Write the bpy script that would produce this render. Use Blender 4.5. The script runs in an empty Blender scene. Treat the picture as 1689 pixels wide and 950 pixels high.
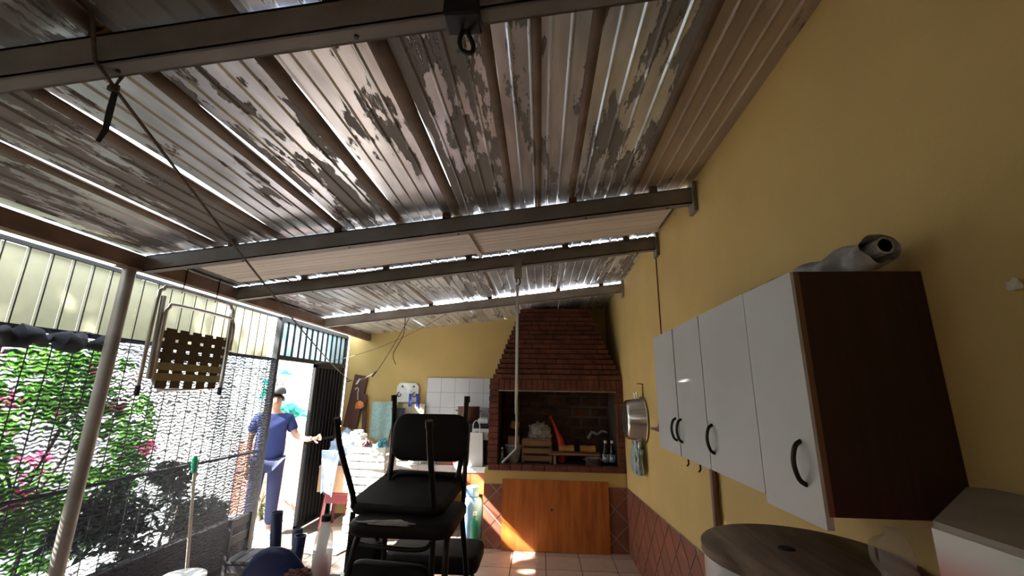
import bpy, bmesh, math, random
from mathutils import Vector, Matrix, noise, Euler
random.seed(7)
PI = math.pi
S = bpy.context.scene
COL = S.collection

# ------------------------------------------------------------------ camera
YAW, PIT, ROL, FPX = 0.0704, 0.2432, 0.0159, 698.8
fw = Vector((-math.sin(YAW)*math.cos(PIT), math.cos(YAW)*math.cos(PIT), math.sin(PIT)))
rt = fw.cross(Vector((0, 0, 1))).normalized(); up = rt.cross(fw)
r2 = math.cos(ROL)*rt + math.sin(ROL)*up
u2 = -math.sin(ROL)*rt + math.cos(ROL)*up
cam = bpy.data.cameras.new('camera'); co = bpy.data.objects.new('camera', cam); COL.objects.link(co)
cam.sensor_fit = 'HORIZONTAL'; cam.sensor_width = 36.0; cam.lens = FPX/1689*36.0
cam.clip_start = 0.02; cam.clip_end = 200
mw = Matrix((r2, u2, -fw)).transposed().to_4x4(); mw.translation = (0, 0, 1.65)
co.matrix_world = mw; S.camera = co

# ------------------------------------------------------------------ world, sun, exposure
SKY = 8.0
SUN = 75.0
w = bpy.data.worlds.new('sky'); S.world = w; w.use_nodes = True
bg = w.node_tree.nodes['Background']; bg.inputs[0].default_value = (0.86, 0.93, 1.0, 1); bg.inputs[1].default_value = SKY
sd = Vector((1.0, 0.42, -0.93)).normalized()
sl = bpy.data.lights.new('sun', 'SUN'); so = bpy.data.objects.new('sun', sl); COL.objects.link(so)
sl.energy = SUN; sl.angle = 0.009; sl.color = (1.0, 0.96, 0.90)
so.rotation_euler = sd.to_track_quat('-Z', 'Y').to_euler(); so.location = (-8, 0, 9)
S.view_settings.view_transform = 'Standard'; S.view_settings.look = 'None'
S.view_settings.gamma = 1.0; S.view_settings.use_curve_mapping = False
S.view_settings.exposure = 0.0

# ------------------------------------------------------------------ materials
MATS = {}
def mat(name, col, rough=0.6, metal=0.0, var=0.15, scale=8.0, bump=0.15, bscale=60.0, stretch=(1, 1, 1), col2=None,
        trans=0.0, alpha=1.0, transl=0.0, spec=0.5, contrast=(0.35, 0.65), emit=None):
    """noise-varied procedural surface; col2 = second colour of the variation"""
    if name in MATS: return MATS[name]
    m = bpy.data.materials.new(name); m.use_nodes = True; MATS[name] = m
    nt = m.node_tree; N = nt.nodes; L = nt.links; p = N['Principled BSDF']; out = N['Material Output']
    tc = N.new('ShaderNodeTexCoord'); mp = N.new('ShaderNodeMapping'); mp.inputs['Scale'].default_value = stretch
    L.new(tc.outputs['Object'], mp.inputs[0])
    n1 = N.new('ShaderNodeTexNoise'); n1.inputs['Scale'].default_value = scale; n1.inputs['Detail'].default_value = 5
    L.new(mp.outputs[0], n1.inputs['Vector'])
    rp = N.new('ShaderNodeValToRGB'); rp.color_ramp.elements[0].position = contrast[0]; rp.color_ramp.elements[1].position = contrast[1]
    c2 = col2 if col2 else tuple(max(0, c*(1-var)) for c in col)
    rp.color_ramp.elements[0].color = (*c2, 1); rp.color_ramp.elements[1].color = (*col, 1)
    L.new(n1.outputs['Fac'], rp.inputs[0]); L.new(rp.outputs[0], p.inputs['Base Color'])
    p.inputs['Roughness'].default_value = rough; p.inputs['Metallic'].default_value = metal
    p.inputs['Specular IOR Level'].default_value = spec
    p.inputs['Transmission Weight'].default_value = trans; p.inputs['Alpha'].default_value = alpha
    if bump > 0:
        n2 = N.new('ShaderNodeTexNoise'); n2.inputs['Scale'].default_value = bscale; n2.inputs['Detail'].default_value = 3
        L.new(mp.outputs[0], n2.inputs['Vector'])
        b = N.new('ShaderNodeBump'); b.inputs['Strength'].default_value = bump; b.inputs['Distance'].default_value = 0.004
        L.new(n2.outputs['Fac'], b.inputs['Height']); L.new(b.outputs[0], p.inputs['Normal'])
    if transl > 0:
        t = N.new('ShaderNodeBsdfTranslucent'); L.new(rp.outputs[0], t.inputs[0])
        mx = N.new('ShaderNodeMixShader'); mx.inputs[0].default_value = transl
        L.new(p.outputs[0], mx.inputs[1]); L.new(t.outputs[0], mx.inputs[2]); L.new(mx.outputs[0], out.inputs[0])
    return m

def roof_mat(name, paint, bare, thr, metal=0.6):
    """old roof paint flaking off the bare sheet, flakes drawn out along the ribs"""
    m = bpy.data.materials.new(name); m.use_nodes = True; MATS[name] = m
    nt = m.node_tree; N = nt.nodes; L = nt.links; p = N['Principled BSDF']
    tc = N.new('ShaderNodeTexCoord'); mp = N.new('ShaderNodeMapping'); mp.inputs['Scale'].default_value = (1, 0.22, 1)
    oi = N.new('ShaderNodeObjectInfo'); ad = N.new('ShaderNodeVectorMath'); ad.operation = 'ADD'
    cx = N.new('ShaderNodeCombineXYZ'); mu = N.new('ShaderNodeMath'); mu.operation = 'MULTIPLY'; mu.inputs[1].default_value = 37.0
    L.new(oi.outputs['Random'], mu.inputs[0]); L.new(mu.outputs[0], cx.inputs[2]); L.new(mu.outputs[0], cx.inputs[1])
    L.new(tc.outputs['Object'], ad.inputs[0]); L.new(cx.outputs[0], ad.inputs[1]); L.new(ad.outputs[0], mp.inputs[0])
    a = N.new('ShaderNodeTexNoise'); a.inputs['Scale'].default_value = 7.5; a.inputs['Detail'].default_value = 12; a.inputs['Roughness'].default_value = 0.66
    L.new(mp.outputs[0], a.inputs['Vector'])
    f = N.new('ShaderNodeValToRGB'); f.color_ramp.elements[0].position = thr; f.color_ramp.elements[1].position = thr+0.012
    f.color_ramp.elements[0].color = (1, 1, 1, 1); f.color_ramp.elements[1].color = (0, 0, 0, 1)
    L.new(a.outputs['Fac'], f.inputs[0])
    # dirt on the bare sheet and on the paint
    d = N.new('ShaderNodeTexNoise'); d.inputs['Scale'].default_value = 9; d.inputs['Detail'].default_value = 6; L.new(mp.outputs[0], d.inputs['Vector'])
    rb = N.new('ShaderNodeValToRGB'); rb.color_ramp.elements[0].position = 0.3; rb.color_ramp.elements[1].position = 0.62
    rb.color_ramp.elements[0].color = (*[c*0.55 for c in bare], 1); rb.color_ramp.elements[1].color = (*bare, 1); L.new(d.outputs['Fac'], rb.inputs[0])
    ra = N.new('ShaderNodeValToRGB'); ra.color_ramp.elements[0].position = 0.3; ra.color_ramp.elements[1].position = 0.7
    ra.color_ramp.elements[0].color = (*[c*0.7 for c in paint], 1); ra.color_ramp.elements[1].color = (*paint, 1); L.new(d.outputs['Fac'], ra.inputs[0])
    mx = N.new('ShaderNodeMix'); mx.data_type = 'RGBA'
    L.new(f.outputs[0], mx.inputs[0]); L.new(ra.outputs[0], mx.inputs[6]); L.new(rb.outputs[0], mx.inputs[7])
    # curled dark flake rims
    e = N.new('ShaderNodeValToRGB'); E = e.color_ramp.elements
    E[0].position = thr-0.004; E[0].color = (0, 0, 0, 1); E[1].position = thr+0.008; E[1].color = (1, 1, 1, 1)
    n3 = E.new(thr+0.024); n3.color = (0, 0, 0, 1)
    L.new(a.outputs['Fac'], e.inputs[0])
    g = N.new('ShaderNodeTexNoise'); g.inputs['Scale'].default_value = 4; L.new(tc.outputs['Object'], g.inputs['Vector'])
    gr = N.new('ShaderNodeValToRGB'); gr.color_ramp.elements[0].position = 0.47; gr.color_ramp.elements[1].position = 0.56; L.new(g.outputs['Fac'], gr.inputs[0])
    em = N.new('ShaderNodeMath'); em.operation = 'MULTIPLY'; L.new(e.outputs[0], em.inputs[0]); L.new(gr.outputs[0], em.inputs[1])
    m2 = N.new('ShaderNodeMix'); m2.data_type = 'RGBA'; m2.inputs[7].default_value = (0.03, 0.027, 0.024, 1)
    L.new(em.outputs[0], m2.inputs[0]); L.new(mx.outputs[2], m2.inputs[6]); L.new(m2.outputs[2], p.inputs['Base Color'])
    me = N.new('ShaderNodeMath'); me.operation = 'MULTIPLY'; me.inputs[1].default_value = metal; L.new(f.outputs[0], me.inputs[0]); L.new(me.outputs[0], p.inputs['Metallic'])
    ro = N.new('ShaderNodeMapRange'); ro.inputs['To Min'].default_value = 0.62; ro.inputs['To Max'].default_value = 0.30; L.new(f.outputs[0], ro.inputs[0]); L.new(ro.outputs[0], p.inputs['Roughness'])
    b = N.new('ShaderNodeBump'); b.inputs['Strength'].default_value = 0.5; b.inputs['Distance'].default_value = 0.004; b.invert = True
    L.new(f.outputs[0], b.inputs['Height']); L.new(b.outputs[0], p.inputs['Normal'])
    return m

def wood_mat(name, c1, c2, axis=2, rough=0.5, scale=3.0, k=18.0, bump=0.1):
    m = bpy.data.materials.new(name); m.use_nodes = True; MATS[name] = m
    nt = m.node_tree; N = nt.nodes; L = nt.links; p = N['Principled BSDF']
    tc = N.new('ShaderNodeTexCoord'); mp = N.new('ShaderNodeMapping')
    s = [k, k, k]; s[axis] = 1.0; mp.inputs['Scale'].default_value = s
    L.new(tc.outputs['Object'], mp.inputs[0])
    n = N.new('ShaderNodeTexNoise'); n.inputs['Scale'].default_value = scale; n.inputs['Detail'].default_value = 7; n.inputs['Distortion'].default_value = 0.6
    L.new(mp.outputs[0], n.inputs['Vector'])
    r = N.new('ShaderNodeValToRGB'); r.color_ramp.elements[0].position = 0.32; r.color_ramp.elements[1].position = 0.68
    r.color_ramp.elements[0].color = (*c1, 1); r.color_ramp.elements[1].color = (*c2, 1)
    L.new(n.outputs['Fac'], r.inputs[0]); L.new(r.outputs[0], p.inputs['Base Color']); p.inputs['Roughness'].default_value = rough
    b = N.new('ShaderNodeBump'); b.inputs['Strength'].default_value = bump; b.inputs['Distance'].default_value = 0.002
    L.new(n.outputs['Fac'], b.inputs['Height']); L.new(b.outputs[0], p.inputs['Normal'])
    return m

def cloth_net_mat(name):
    """black woven shade net: thread density changes in wavy bands, the holes are open"""
    m = bpy.data.materials.new(name); m.use_nodes = True; MATS[name] = m
    nt = m.node_tree; N = nt.nodes; L = nt.links; p = N['Principled BSDF']; out = N['Material Output']
    p.inputs['Base Color'].default_value = (0.018, 0.024, 0.045, 1); p.inputs['Roughness'].default_value = 0.7
    tc = N.new('ShaderNodeTexCoord')
    wv = N.new('ShaderNodeTexWave'); wv.wave_type = 'BANDS'; wv.bands_direction = 'Z'
    wv.inputs['Scale'].default_value = 12; wv.inputs['Distortion'].default_value = 9.0; wv.inputs['Detail'].default_value = 3; wv.inputs['Detail Scale'].default_value = 1.6
    L.new(tc.outputs['Object'], wv.inputs['Vector'])
    nz = N.new('ShaderNodeTexNoise'); nz.inputs['Scale'].default_value = 30; nz.inputs['Detail'].default_value = 4; L.new(tc.outputs['Object'], nz.inputs['Vector'])
    ad = N.new('ShaderNodeMath'); ad.operation = 'MULTIPLY_ADD'; ad.inputs[1].default_value = 0.5
    L.new(nz.outputs['Fac'], ad.inputs[0]); L.new(wv.outputs['Fac'], ad.inputs[2])
    r = N.new('ShaderNodeMapRange'); r.inputs['From Min'].default_value = 0.35; r.inputs['From Max'].default_value = 1.15
    r.inputs['To Min'].default_value = 0.46; r.inputs['To Max'].default_value = 0.985
    big = N.new('ShaderNodeTexNoise'); big.inputs['Scale'].default_value = 2.2; big.inputs['Detail'].default_value = 3; L.new(tc.outputs['Object'], big.inputs['Vector'])
    a2 = N.new('ShaderNodeMath'); a2.operation = 'MULTIPLY_ADD'; a2.inputs[1].default_value = 1.1; L.new(big.outputs['Fac'], a2.inputs[0]); L.new(ad.outputs[0], a2.inputs[2])
    a3 = N.new('ShaderNodeMath'); a3.operation = 'SUBTRACT'; a3.inputs[1].default_value = 0.50; L.new(a2.outputs[0], a3.inputs[0]); L.new(a3.outputs[0], r.inputs[0])
    t = N.new('ShaderNodeBsdfTransparent'); mx = N.new('ShaderNodeMixShader')
    L.new(r.outputs[0], mx.inputs[0]); L.new(t.outputs[0], mx.inputs[1]); L.new(p.outputs[0], mx.inputs[2]); L.new(mx.outputs[0], out.inputs[0])
    return m

YEL = mat('yellow_wall_paint', (0.655, 0.465, 0.170), 0.75, var=0.12, scale=1.6, bump=0.25, bscale=45)
ROOFS = [roof_mat('roof_paint_mostly_on', (0.27, 0.262, 0.258), (0.80, 0.84, 0.90), 0.43),
         roof_mat('roof_paint_half_off', (0.27, 0.262, 0.258), (0.80, 0.84, 0.90), 0.50),
         roof_mat('roof_paint_mostly_off', (0.27, 0.262, 0.258), (0.80, 0.84, 0.90), 0.58),
         roof_mat('roof_old_cream_paint', (0.50, 0.40, 0.29), (0.22, 0.19, 0.16), 0.38, 0.1)]
SEAM = mat('brown_seam_metal', (0.21, 0.145, 0.105), 0.7, 0.1, var=0.4, scale=7)
BEAM = mat('grey_beam_paint', (0.25, 0.235, 0.225), 0.55, 0.1, var=0.3, scale=4, bump=0.2)
RUST = mat('brown_beam_paint', (0.23, 0.14, 0.095), 0.65, 0.1, var=0.35, scale=5)
BOARD = mat('off_white_ceiling_board', (0.74, 0.68, 0.61), 0.6, var=0.2, scale=3, stretch=(0.3, 6, 1), bump=0.2, bscale=18)
BRICK = mat('red_brick', (0.17, 0.05, 0.03), 0.85, var=0.5, scale=7, bump=0.5, bscale=55)
FIRE = mat('sooty_firebrick', (0.15, 0.07, 0.045), 0.9, var=0.6, scale=6, bump=0.4)
MORTAR = mat('dark_mortar', (0.055, 0.032, 0.025), 0.95, var=0.4, scale=9)
ASH = mat('pale_ashy_mortar', (0.17, 0.145, 0.13), 0.95, var=0.8, scale=1.8)
SOOT = mat('soot', (0.03, 0.026, 0.024), 0.95, var=0.4, scale=5)
TERRA = mat('terracotta_wall_tile', (0.30, 0.105, 0.065), 0.42, var=0.35, scale=4, bump=0.1, bscale=20)
GROUT = mat('pale_grout', (0.40, 0.31, 0.26), 0.9, var=0.25, scale=12)
FTILE = mat('beige_floor_tile', (0.56, 0.40, 0.31), 0.38, var=0.25, scale=3, bump=0.06, bscale=20)
FGROUT = mat('dark_floor_grout', (0.09, 0.065, 0.05), 0.95, var=0.3)
WTILE = mat('white_glazed_tile', (0.74, 0.75, 0.78), 0.2, var=0.06, scale=3, bump=0.03)
WGROUT = mat('grey_tile_grout', (0.32, 0.32, 0.33), 0.9)
IRON = mat('black_iron', (0.014, 0.015, 0.017), 0.5, 0.3, var=0.3)
GALV = mat('grey_galvanised_pipe', (0.34, 0.31, 0.28), 0.5, 0.35, var=0.3, scale=6)
PANEL = mat('cream_corrugated_sheet', (0.42, 0.41, 0.28), 0.55, var=0.25, scale=2.5, transl=0.20, bump=0.1)
GLASS = mat('frosted_transom_glass', (0.50, 0.60, 0.62), 0.4, var=0.12, scale=3, transl=0.45, bump=0.1)
NET = cloth_net_mat('black_shade_net')
NETROLL = mat('black_net_roll', (0.012, 0.014, 0.025), 0.8, var=0.4, scale=20, bump=0.5)
BLACK = mat('black_vinyl', (0.006, 0.0055, 0.0055), 0.55, spec=0.25, var=0.3, scale=10, bump=0.15)
BTUBE = mat('black_tube', (0.007, 0.0065, 0.006), 0.4, 0.0, spec=0.35, var=0.3)
CHROME = mat('dull_aluminium', (0.55, 0.54, 0.52), 0.32, 0.9, var=0.2, scale=9, bump=0.05)
ALU = mat('polished_aluminium', (0.72, 0.71, 0.69), 0.22, 0.95, var=0.12, scale=9, bump=0.04)
DOORW = mat('white_cabinet_front', (0.60, 0.61, 0.62), 0.42, var=0.06, scale=3, bump=0.05)
CABW = wood_mat('dark_brown_cabinet_wood', (0.022, 0.008, 0.004), (0.042, 0.014, 0.006), 2, 0.6)
EDGEW = wood_mat('brown_cabinet_edge', (0.16, 0.075, 0.04), (0.22, 0.10, 0.05), 2, 0.5)
BRONZE = mat('dark_bronze_handle', (0.05, 0.045, 0.04), 0.35, 0.8, var=0.3)
ORANGEW = wood_mat('orange_pine_board', (0.34, 0.085, 0.015), (0.52, 0.16, 0.03), 2, 0.4, 2.0, 9)
KNOT = mat('dark_knot', (0.07, 0.02, 0.008), 0.6)
LIDW = wood_mat('grey_brown_lid_wood', (0.10, 0.06, 0.04), (0.34, 0.26, 0.20), 1, 0.6, 2.2, 7)
PLWHITE = mat('white_plastic_film', (0.72, 0.72, 0.74), 0.3, var=0.12, scale=7, bump=0.6, bscale=22)
STICK = wood_mat('brown_stick', (0.15, 0.07, 0.035), (0.22, 0.11, 0.06), 2)
BROWNB = wood_mat('dark_brown_plank', (0.07, 0.026, 0.013), (0.11, 0.042, 0.02), 2)
CARD = mat('cardboard', (0.30, 0.19, 0.11), 0.85, var=0.15)
WHITEW = mat('white_painted_wood', (0.72, 0.71, 0.68), 0.6, var=0.12, scale=9)
WHITEC = mat('white_cotton', (0.78, 0.77, 0.74), 0.9, var=0.08, bump=0.3)
BEIGEC = mat('beige_cotton', (0.58, 0.50, 0.38), 0.9, var=0.15, bump=0.3)
BLUEC = mat('pale_blue_cotton', (0.34, 0.42, 0.56), 0.9, var=0.3, scale=12, bump=0.3)
PINKC = mat('pink_cotton', (0.62, 0.42, 0.54), 0.9, var=0.15, bump=0.3)
TEALC = mat('pale_teal_quilt', (0.42, 0.62, 0.60), 0.9, var=0.25, scale=26, bump=0.6, bscale=30)
DARKC = mat('dark_blue_cotton', (0.03, 0.035, 0.05), 0.9, var=0.3)
REDP = mat('dark_red_plastic', (0.11, 0.012, 0.016), 0.4, var=0.15)
BREDP = mat('bright_red_plastic', (0.75, 0.05, 0.025), 0.4, var=0.1)
BLUEP = mat('navy_blue_plastic', (0.012, 0.03, 0.13), 0.38, var=0.15)
BLUEG = mat('blue_gas_bottle_paint', (0.16, 0.30, 0.55), 0.45, var=0.12)
GREENL = mat('green_liquid_plastic', (0.03, 0.30, 0.18), 0.3, var=0.1)
WHITEP = mat('white_plastic', (0.78, 0.78, 0.78), 0.4, var=0.06)
CLEAR = mat('clear_plastic', (0.80, 0.83, 0.83), 0.12, var=0.05, alpha=0.22, bump=0.3, bscale=25)
PINKL = mat('pink_liquid', (0.90, 0.55, 0.60), 0.3, var=0.15, transl=0.8)
FILM = mat('grey_plastic_bag', (0.42, 0.43, 0.44), 0.35, var=0.4, scale=20, bump=0.8, bscale=35)
GREENF = mat('pale_green_plastic_bag', (0.46, 0.56, 0.52), 0.35, var=0.3, scale=20, bump=0.8, bscale=35, alpha=0.85)
ORANGEP = mat('orange_plastic', (0.70, 0.22, 0.05), 0.5)
LOAF = mat('yellow_brown_sponge', (0.55, 0.30, 0.09), 0.9, var=0.3, scale=14, bump=0.5)
CRATEW = wood_mat('tan_crate_wood', (0.26, 0.14, 0.07), (0.36, 0.21, 0.11), 0)
BOTTLE = mat('dark_brown_glass', (0.012, 0.009, 0.008), 0.12, var=0.1)
LABELB = mat('blue_white_label', (0.72, 0.76, 0.80), 0.5, col2=(0.06, 0.16, 0.36), scale=22, contrast=(0.46, 0.5))
ROPE = mat('grey_rope', (0.13, 0.11, 0.09), 0.9, var=0.3, scale=60)
WEB = mat('brown_webbing', (0.12, 0.075, 0.03), 0.85, var=0.3, scale=30, bump=0.5, bscale=120, transl=0.3)
WEBO = mat('olive_webbing', (0.34, 0.29, 0.12), 0.85, var=0.2, scale=30, bump=0.5, transl=0.3)
LEAF = mat('green_leaf', (0.14, 0.34, 0.05), 0.5, col2=(0.05, 0.17, 0.03), scale=3, transl=0.5, bump=0)
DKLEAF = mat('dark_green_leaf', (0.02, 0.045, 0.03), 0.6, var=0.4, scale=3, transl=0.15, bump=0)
TEALLEAF = mat('bluish_green_leaf', (0.05, 0.42, 0.34), 0.45, var=0.3, scale=3, transl=0.4, bump=0)
FLOWER = mat('pink_bract', (0.72, 0.08, 0.25), 0.6, var=0.3, scale=3, transl=0.5, bump=0)
BARK = mat('grey_bark', (0.12, 0.09, 0.065), 0.9, var=0.4, scale=12, bump=0.6)
PAVE = mat('pale_concrete_paving', (0.60, 0.61, 0.62), 0.85, var=0.15, scale=2)
WWALL = mat('white_garden_wall', (0.72, 0.72, 0.70), 0.85, var=0.08, scale=2)
SALMON = mat('salmon_wall_paint', (0.46, 0.20, 0.15), 0.8, var=0.15, scale=3)
DKWALL = mat('dark_grey_kerb', (0.05, 0.052, 0.06), 0.9, var=0.35, scale=5)
TABLEW = wood_mat('dark_table_wood', (0.045, 0.024, 0.016), (0.085, 0.045, 0.028), 0)
SKIN = mat('skin', (0.42, 0.23, 0.15), 0.55, var=0.1)
SHIRT = mat('navy_tee_cotton', (0.012, 0.024, 0.12), 0.85, var=0.2, scale=10, bump=0.2)
TROUS = mat('dark_navy_trouser_cotton', (0.011, 0.015, 0.06), 0.85, var=0.2, scale=10, bump=0.2)
SHOE = mat('pale_blue_shoe', (0.42, 0.58, 0.72), 0.6)
HAIR = mat('dark_hair', (0.03, 0.025, 0.02), 0.7)
CAPM = mat('dark_cap_cotton', (0.06, 0.05, 0.055), 0.85)
EYE = mat('eye', (0.02, 0.015, 0.012), 0.2)
DRUM = mat('drum_plastic', (0.62, 0.62, 0.64), 0.4, var=0.1)
FLAKE = mat('pale_plaster_chip', (0.70, 0.66, 0.55), 0.9)
REDPRINT = mat('white_and_red_printed_film', (0.72, 0.70, 0.68), 0.35, bump=0.5, bscale=20)
def _print():
    nt = REDPRINT.node_tree; N = nt.nodes; L = nt.links; tc = N.new('ShaderNodeTexCoord'); sp = N.new('ShaderNodeSeparateXYZ'); L.new(tc.outputs['Object'], sp.inputs[0])
    r = N.new('ShaderNodeValToRGB'); r.color_ramp.elements[0].position = 0.275; r.color_ramp.elements[0].color = (0.62, 0.05, 0.06, 1); r.color_ramp.elements[1].position = 0.345; r.color_ramp.elements[1].color = (0.74, 0.72, 0.70, 1)
    L.new(sp.outputs[2], r.inputs[0]); L.new(r.outputs[0], N['Principled BSDF'].inputs['Base Color'])
_print()

# ------------------------------------------------------------------ mesh builder
def prop(o, label=None, cat=None, group=None, kind=None):
    if label: o['label'] = label
    if cat: o['category'] = cat
    if group: o['group'] = group
    if kind: o['kind'] = kind
    return o
def thing(name, label, cat, loc=(0, 0, 0), rot=(0, 0, 0), group=None, kind=None):
    o = bpy.data.objects.new(name, None); COL.objects.link(o); o.location = loc; o.rotation_euler = rot
    o.empty_display_size = 0.1
    return prop(o, label, cat, group, kind)

class MB:
    def __init__(s): s.v = []; s.f = []
    def add(s, vs, fs):
        n = len(s.v); s.v += [Vector(v) for v in vs]; s.f += [tuple(i+n for i in f) for f in fs]; return s
    def box(s, c, d, rot=None, bev=0.0):
        x, y, z = [k/2 for k in d]; M = (Euler(rot).to_matrix() if rot else Matrix.Identity(3)); c = Vector(c)
        if bev <= 0:
            vs = [M @ Vector((a*x, b*y, e*z)) + c for a in (-1, 1) for b in (-1, 1) for e in (-1, 1)]
            return s.add(vs, [(0, 1, 3, 2), (4, 6, 7, 5), (0, 4, 5, 1), (2, 3, 7, 6), (0, 2, 6, 4), (1, 5, 7, 3)])
        bm = bmesh.new(); bmesh.ops.create_cube(bm, size=1)
        for v in bm.verts: v.co = Vector((v.co.x*d[0], v.co.y*d[1], v.co.z*d[2]))
        bmesh.ops.bevel(bm, geom=bm.edges[:], offset=bev, segments=2, affect='EDGES', profile=0.6)
        bm.verts.index_update()
        s.add([M @ v.co + c for v in bm.verts], [[v.index for v in f.verts] for f in bm.faces]); bm.free(); return s
    def bx(s, x0, x1, y0, y1, z0, z1, bev=0.0):
        return s.box(((x0+x1)/2, (y0+y1)/2, (z0+z1)/2), (x1-x0, y1-y0, z1-z0), None, bev)
    def tube(s, pts, r, seg=8, smooth=0, caps=True):
        pts = [Vector(p) for p in pts]
        if smooth:
            q = []
            for i in range(len(pts)-1):
                p0 = pts[max(i-1, 0)]; p1 = pts[i]; p2 = pts[i+1]; p3 = pts[min(i+2, len(pts)-1)]
                for k in range(smooth):
                    t = k/smooth
                    q.append(0.5*((2*p1)+(-p0+p2)*t+(2*p0-5*p1+4*p2-p3)*t*t+(-p0+3*p1-3*p2+p3)*t**3))
            q.append(pts[-1]); pts = q
        n = len(pts); rs = r if isinstance(r, (list, tuple)) else [r]*n
        if len(rs) != n: rs = [rs[0]+(rs[-1]-rs[0])*i/(n-1) for i in range(n)]
        up = None; vs = []; fs = []
        for i, p in enumerate(pts):
            t = (pts[min(i+1, n-1)]-pts[max(i-1, 0)]).normalized()
            if up is None:
                up = Vector((0, 0, 1)) if abs(t.z) < 0.9 else Vector((1, 0, 0))
            a = t.cross(up).normalized(); b = a.cross(t).normalized(); up = b
            for k in range(seg):
                g = 2*PI*k/seg; vs.append(p+rs[i]*(math.cos(g)*a+math.sin(g)*b))
        for i in range(n-1):
            for k in range(seg):
                k2 = (k+1) % seg; fs.append((i*seg+k, i*seg+k2, (i+1)*seg+k2, (i+1)*seg+k))
        if caps: fs.append(tuple(range(seg-1, -1, -1))); fs.append(tuple((n-1)*seg+k for k in range(seg)))
        return s.add(vs, fs)
    def lathe(s, prof, c=(0, 0, 0), seg=20, M=None):
        c = Vector(c); vs = []; fs = []; n = len(prof)
        for r, z in prof:
            for k in range(seg):
                g = 2*PI*k/seg; v = Vector((r*math.cos(g), r*math.sin(g), z)); vs.append((M @ v if M else v)+c)
        for i in range(n-1):
            for k in range(seg):
                k2 = (k+1) % seg; fs.append((i*seg+k, i*seg+k2, (i+1)*seg+k2, (i+1)*seg+k))
        fs.append(tuple(range(seg-1, -1, -1))); fs.append(tuple((n-1)*seg+k for k in range(seg)))
        return s.add(vs, fs)
    def prism(s, poly, ax, a, b):
        """poly of 2-d points in the two other axes, extruded from a to b along axis ax"""
        n = len(poly); vs = []
        for t in (a, b):
            for p in poly:
                q = list(p); q.insert(ax, t); vs.append(q)
        fs = [tuple(range(n-1, -1, -1)), tuple(range(n, 2*n))]+[(i, (i+1) % n, n+(i+1) % n, n+i) for i in range(n)]
        return s.add(vs, fs)
    def grid(s, fn, nu, nv):
        vs = [fn(i/nu, j/nv) for i in range(nu+1) for j in range(nv+1)]
        return s.add(vs, [(i*(nv+1)+j, (i+1)*(nv+1)+j, (i+1)*(nv+1)+j+1, i*(nv+1)+j+1) for i in range(nu) for j in range(nv)])
    def heap(s, c, d, seed=0, amp=0.35, fr=3.0, sub=4, flat=True):
        bm = bmesh.new(); bmesh.ops.create_icosphere(bm, subdivisions=sub, radius=1.0); c = Vector(c)
        o = Vector((seed*7.3, seed*3.1, seed*1.7))
        for v in bm.verts:
            p = v.co.normalized(); k = 1+amp*(abs(noise.noise(p*fr+o))*2-0.5)+amp*0.4*noise.noise(p*fr*3+o)
            q = p*k
            if flat and q.z < -0.55: q.z = -0.55
            v.co = Vector((q.x*d[0]/2, q.y*d[1]/2, q.z*d[2]/2))
        bm.verts.index_update(); zm = min(v.co.z for v in bm.verts)
        s.add([v.co+c+Vector((0, 0, -zm)) for v in bm.verts], [[v.index for v in f.verts] for f in bm.faces]); bm.free(); return s
    def build(s, name, m, parent=None, smooth=False, local=False, fixn=True):
        me = bpy.data.meshes.new(name); off = Vector((0, 0, 0))
        if parent is not None and not local:
            p = parent
            while p is not None: off += p.location; p = p.parent
        me.from_pydata([v-off for v in s.v], [], s.f); me.materials.append(m)
        if fixn:
            bm = bmesh.new(); bm.from_mesh(me); bmesh.ops.recalc_face_normals(bm, faces=bm.faces[:]); bm.to_mesh(me); bm.free()
        if smooth:
            me.polygons.foreach_set('use_smooth', [True]*len(me.polygons))
        me.update()
        o = bpy.data.objects.new(name, me); COL.objects.link(o); o.parent = parent
        if smooth:
            md = None
            try: me.set_sharp_from_angle(angle=math.radians(50))
            except Exception: pass
        return o
def struct(name, mb, m, label=None, **k):
    o = mb.build(name, m, **k); o['kind'] = 'structure'
    if label: o['label'] = label
    return o
def solo(name, mb, m, label, cat, group=None, smooth=False, base=None):
    """a thing that is one mesh; its origin is put at its base"""
    if base is None:
        xs = [v.x for v in mb.v]; ys = [v.y for v in mb.v]; zs = [v.z for v in mb.v]
        base = ((min(xs)+max(xs))/2, (min(ys)+max(ys))/2, min(zs))
    b = Vector(base); mb.v = [v-b for v in mb.v]
    o = mb.build(name, m, smooth=smooth); o.location = b
    return prop(o, label, cat, group)
def copy_tree(o, parent=None):
    c = o.copy(); COL.objects.link(c); c.parent = parent
    for ch in list(o.children): copy_tree(ch, c)
    return c

XR, XL, YB, YF = 0.95, -2.95, 6.27, -1.5          # right wall, fence, back wall, added wall behind the camera
def roofz(x): return 2.955+0.121*(x-0.95)

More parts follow.
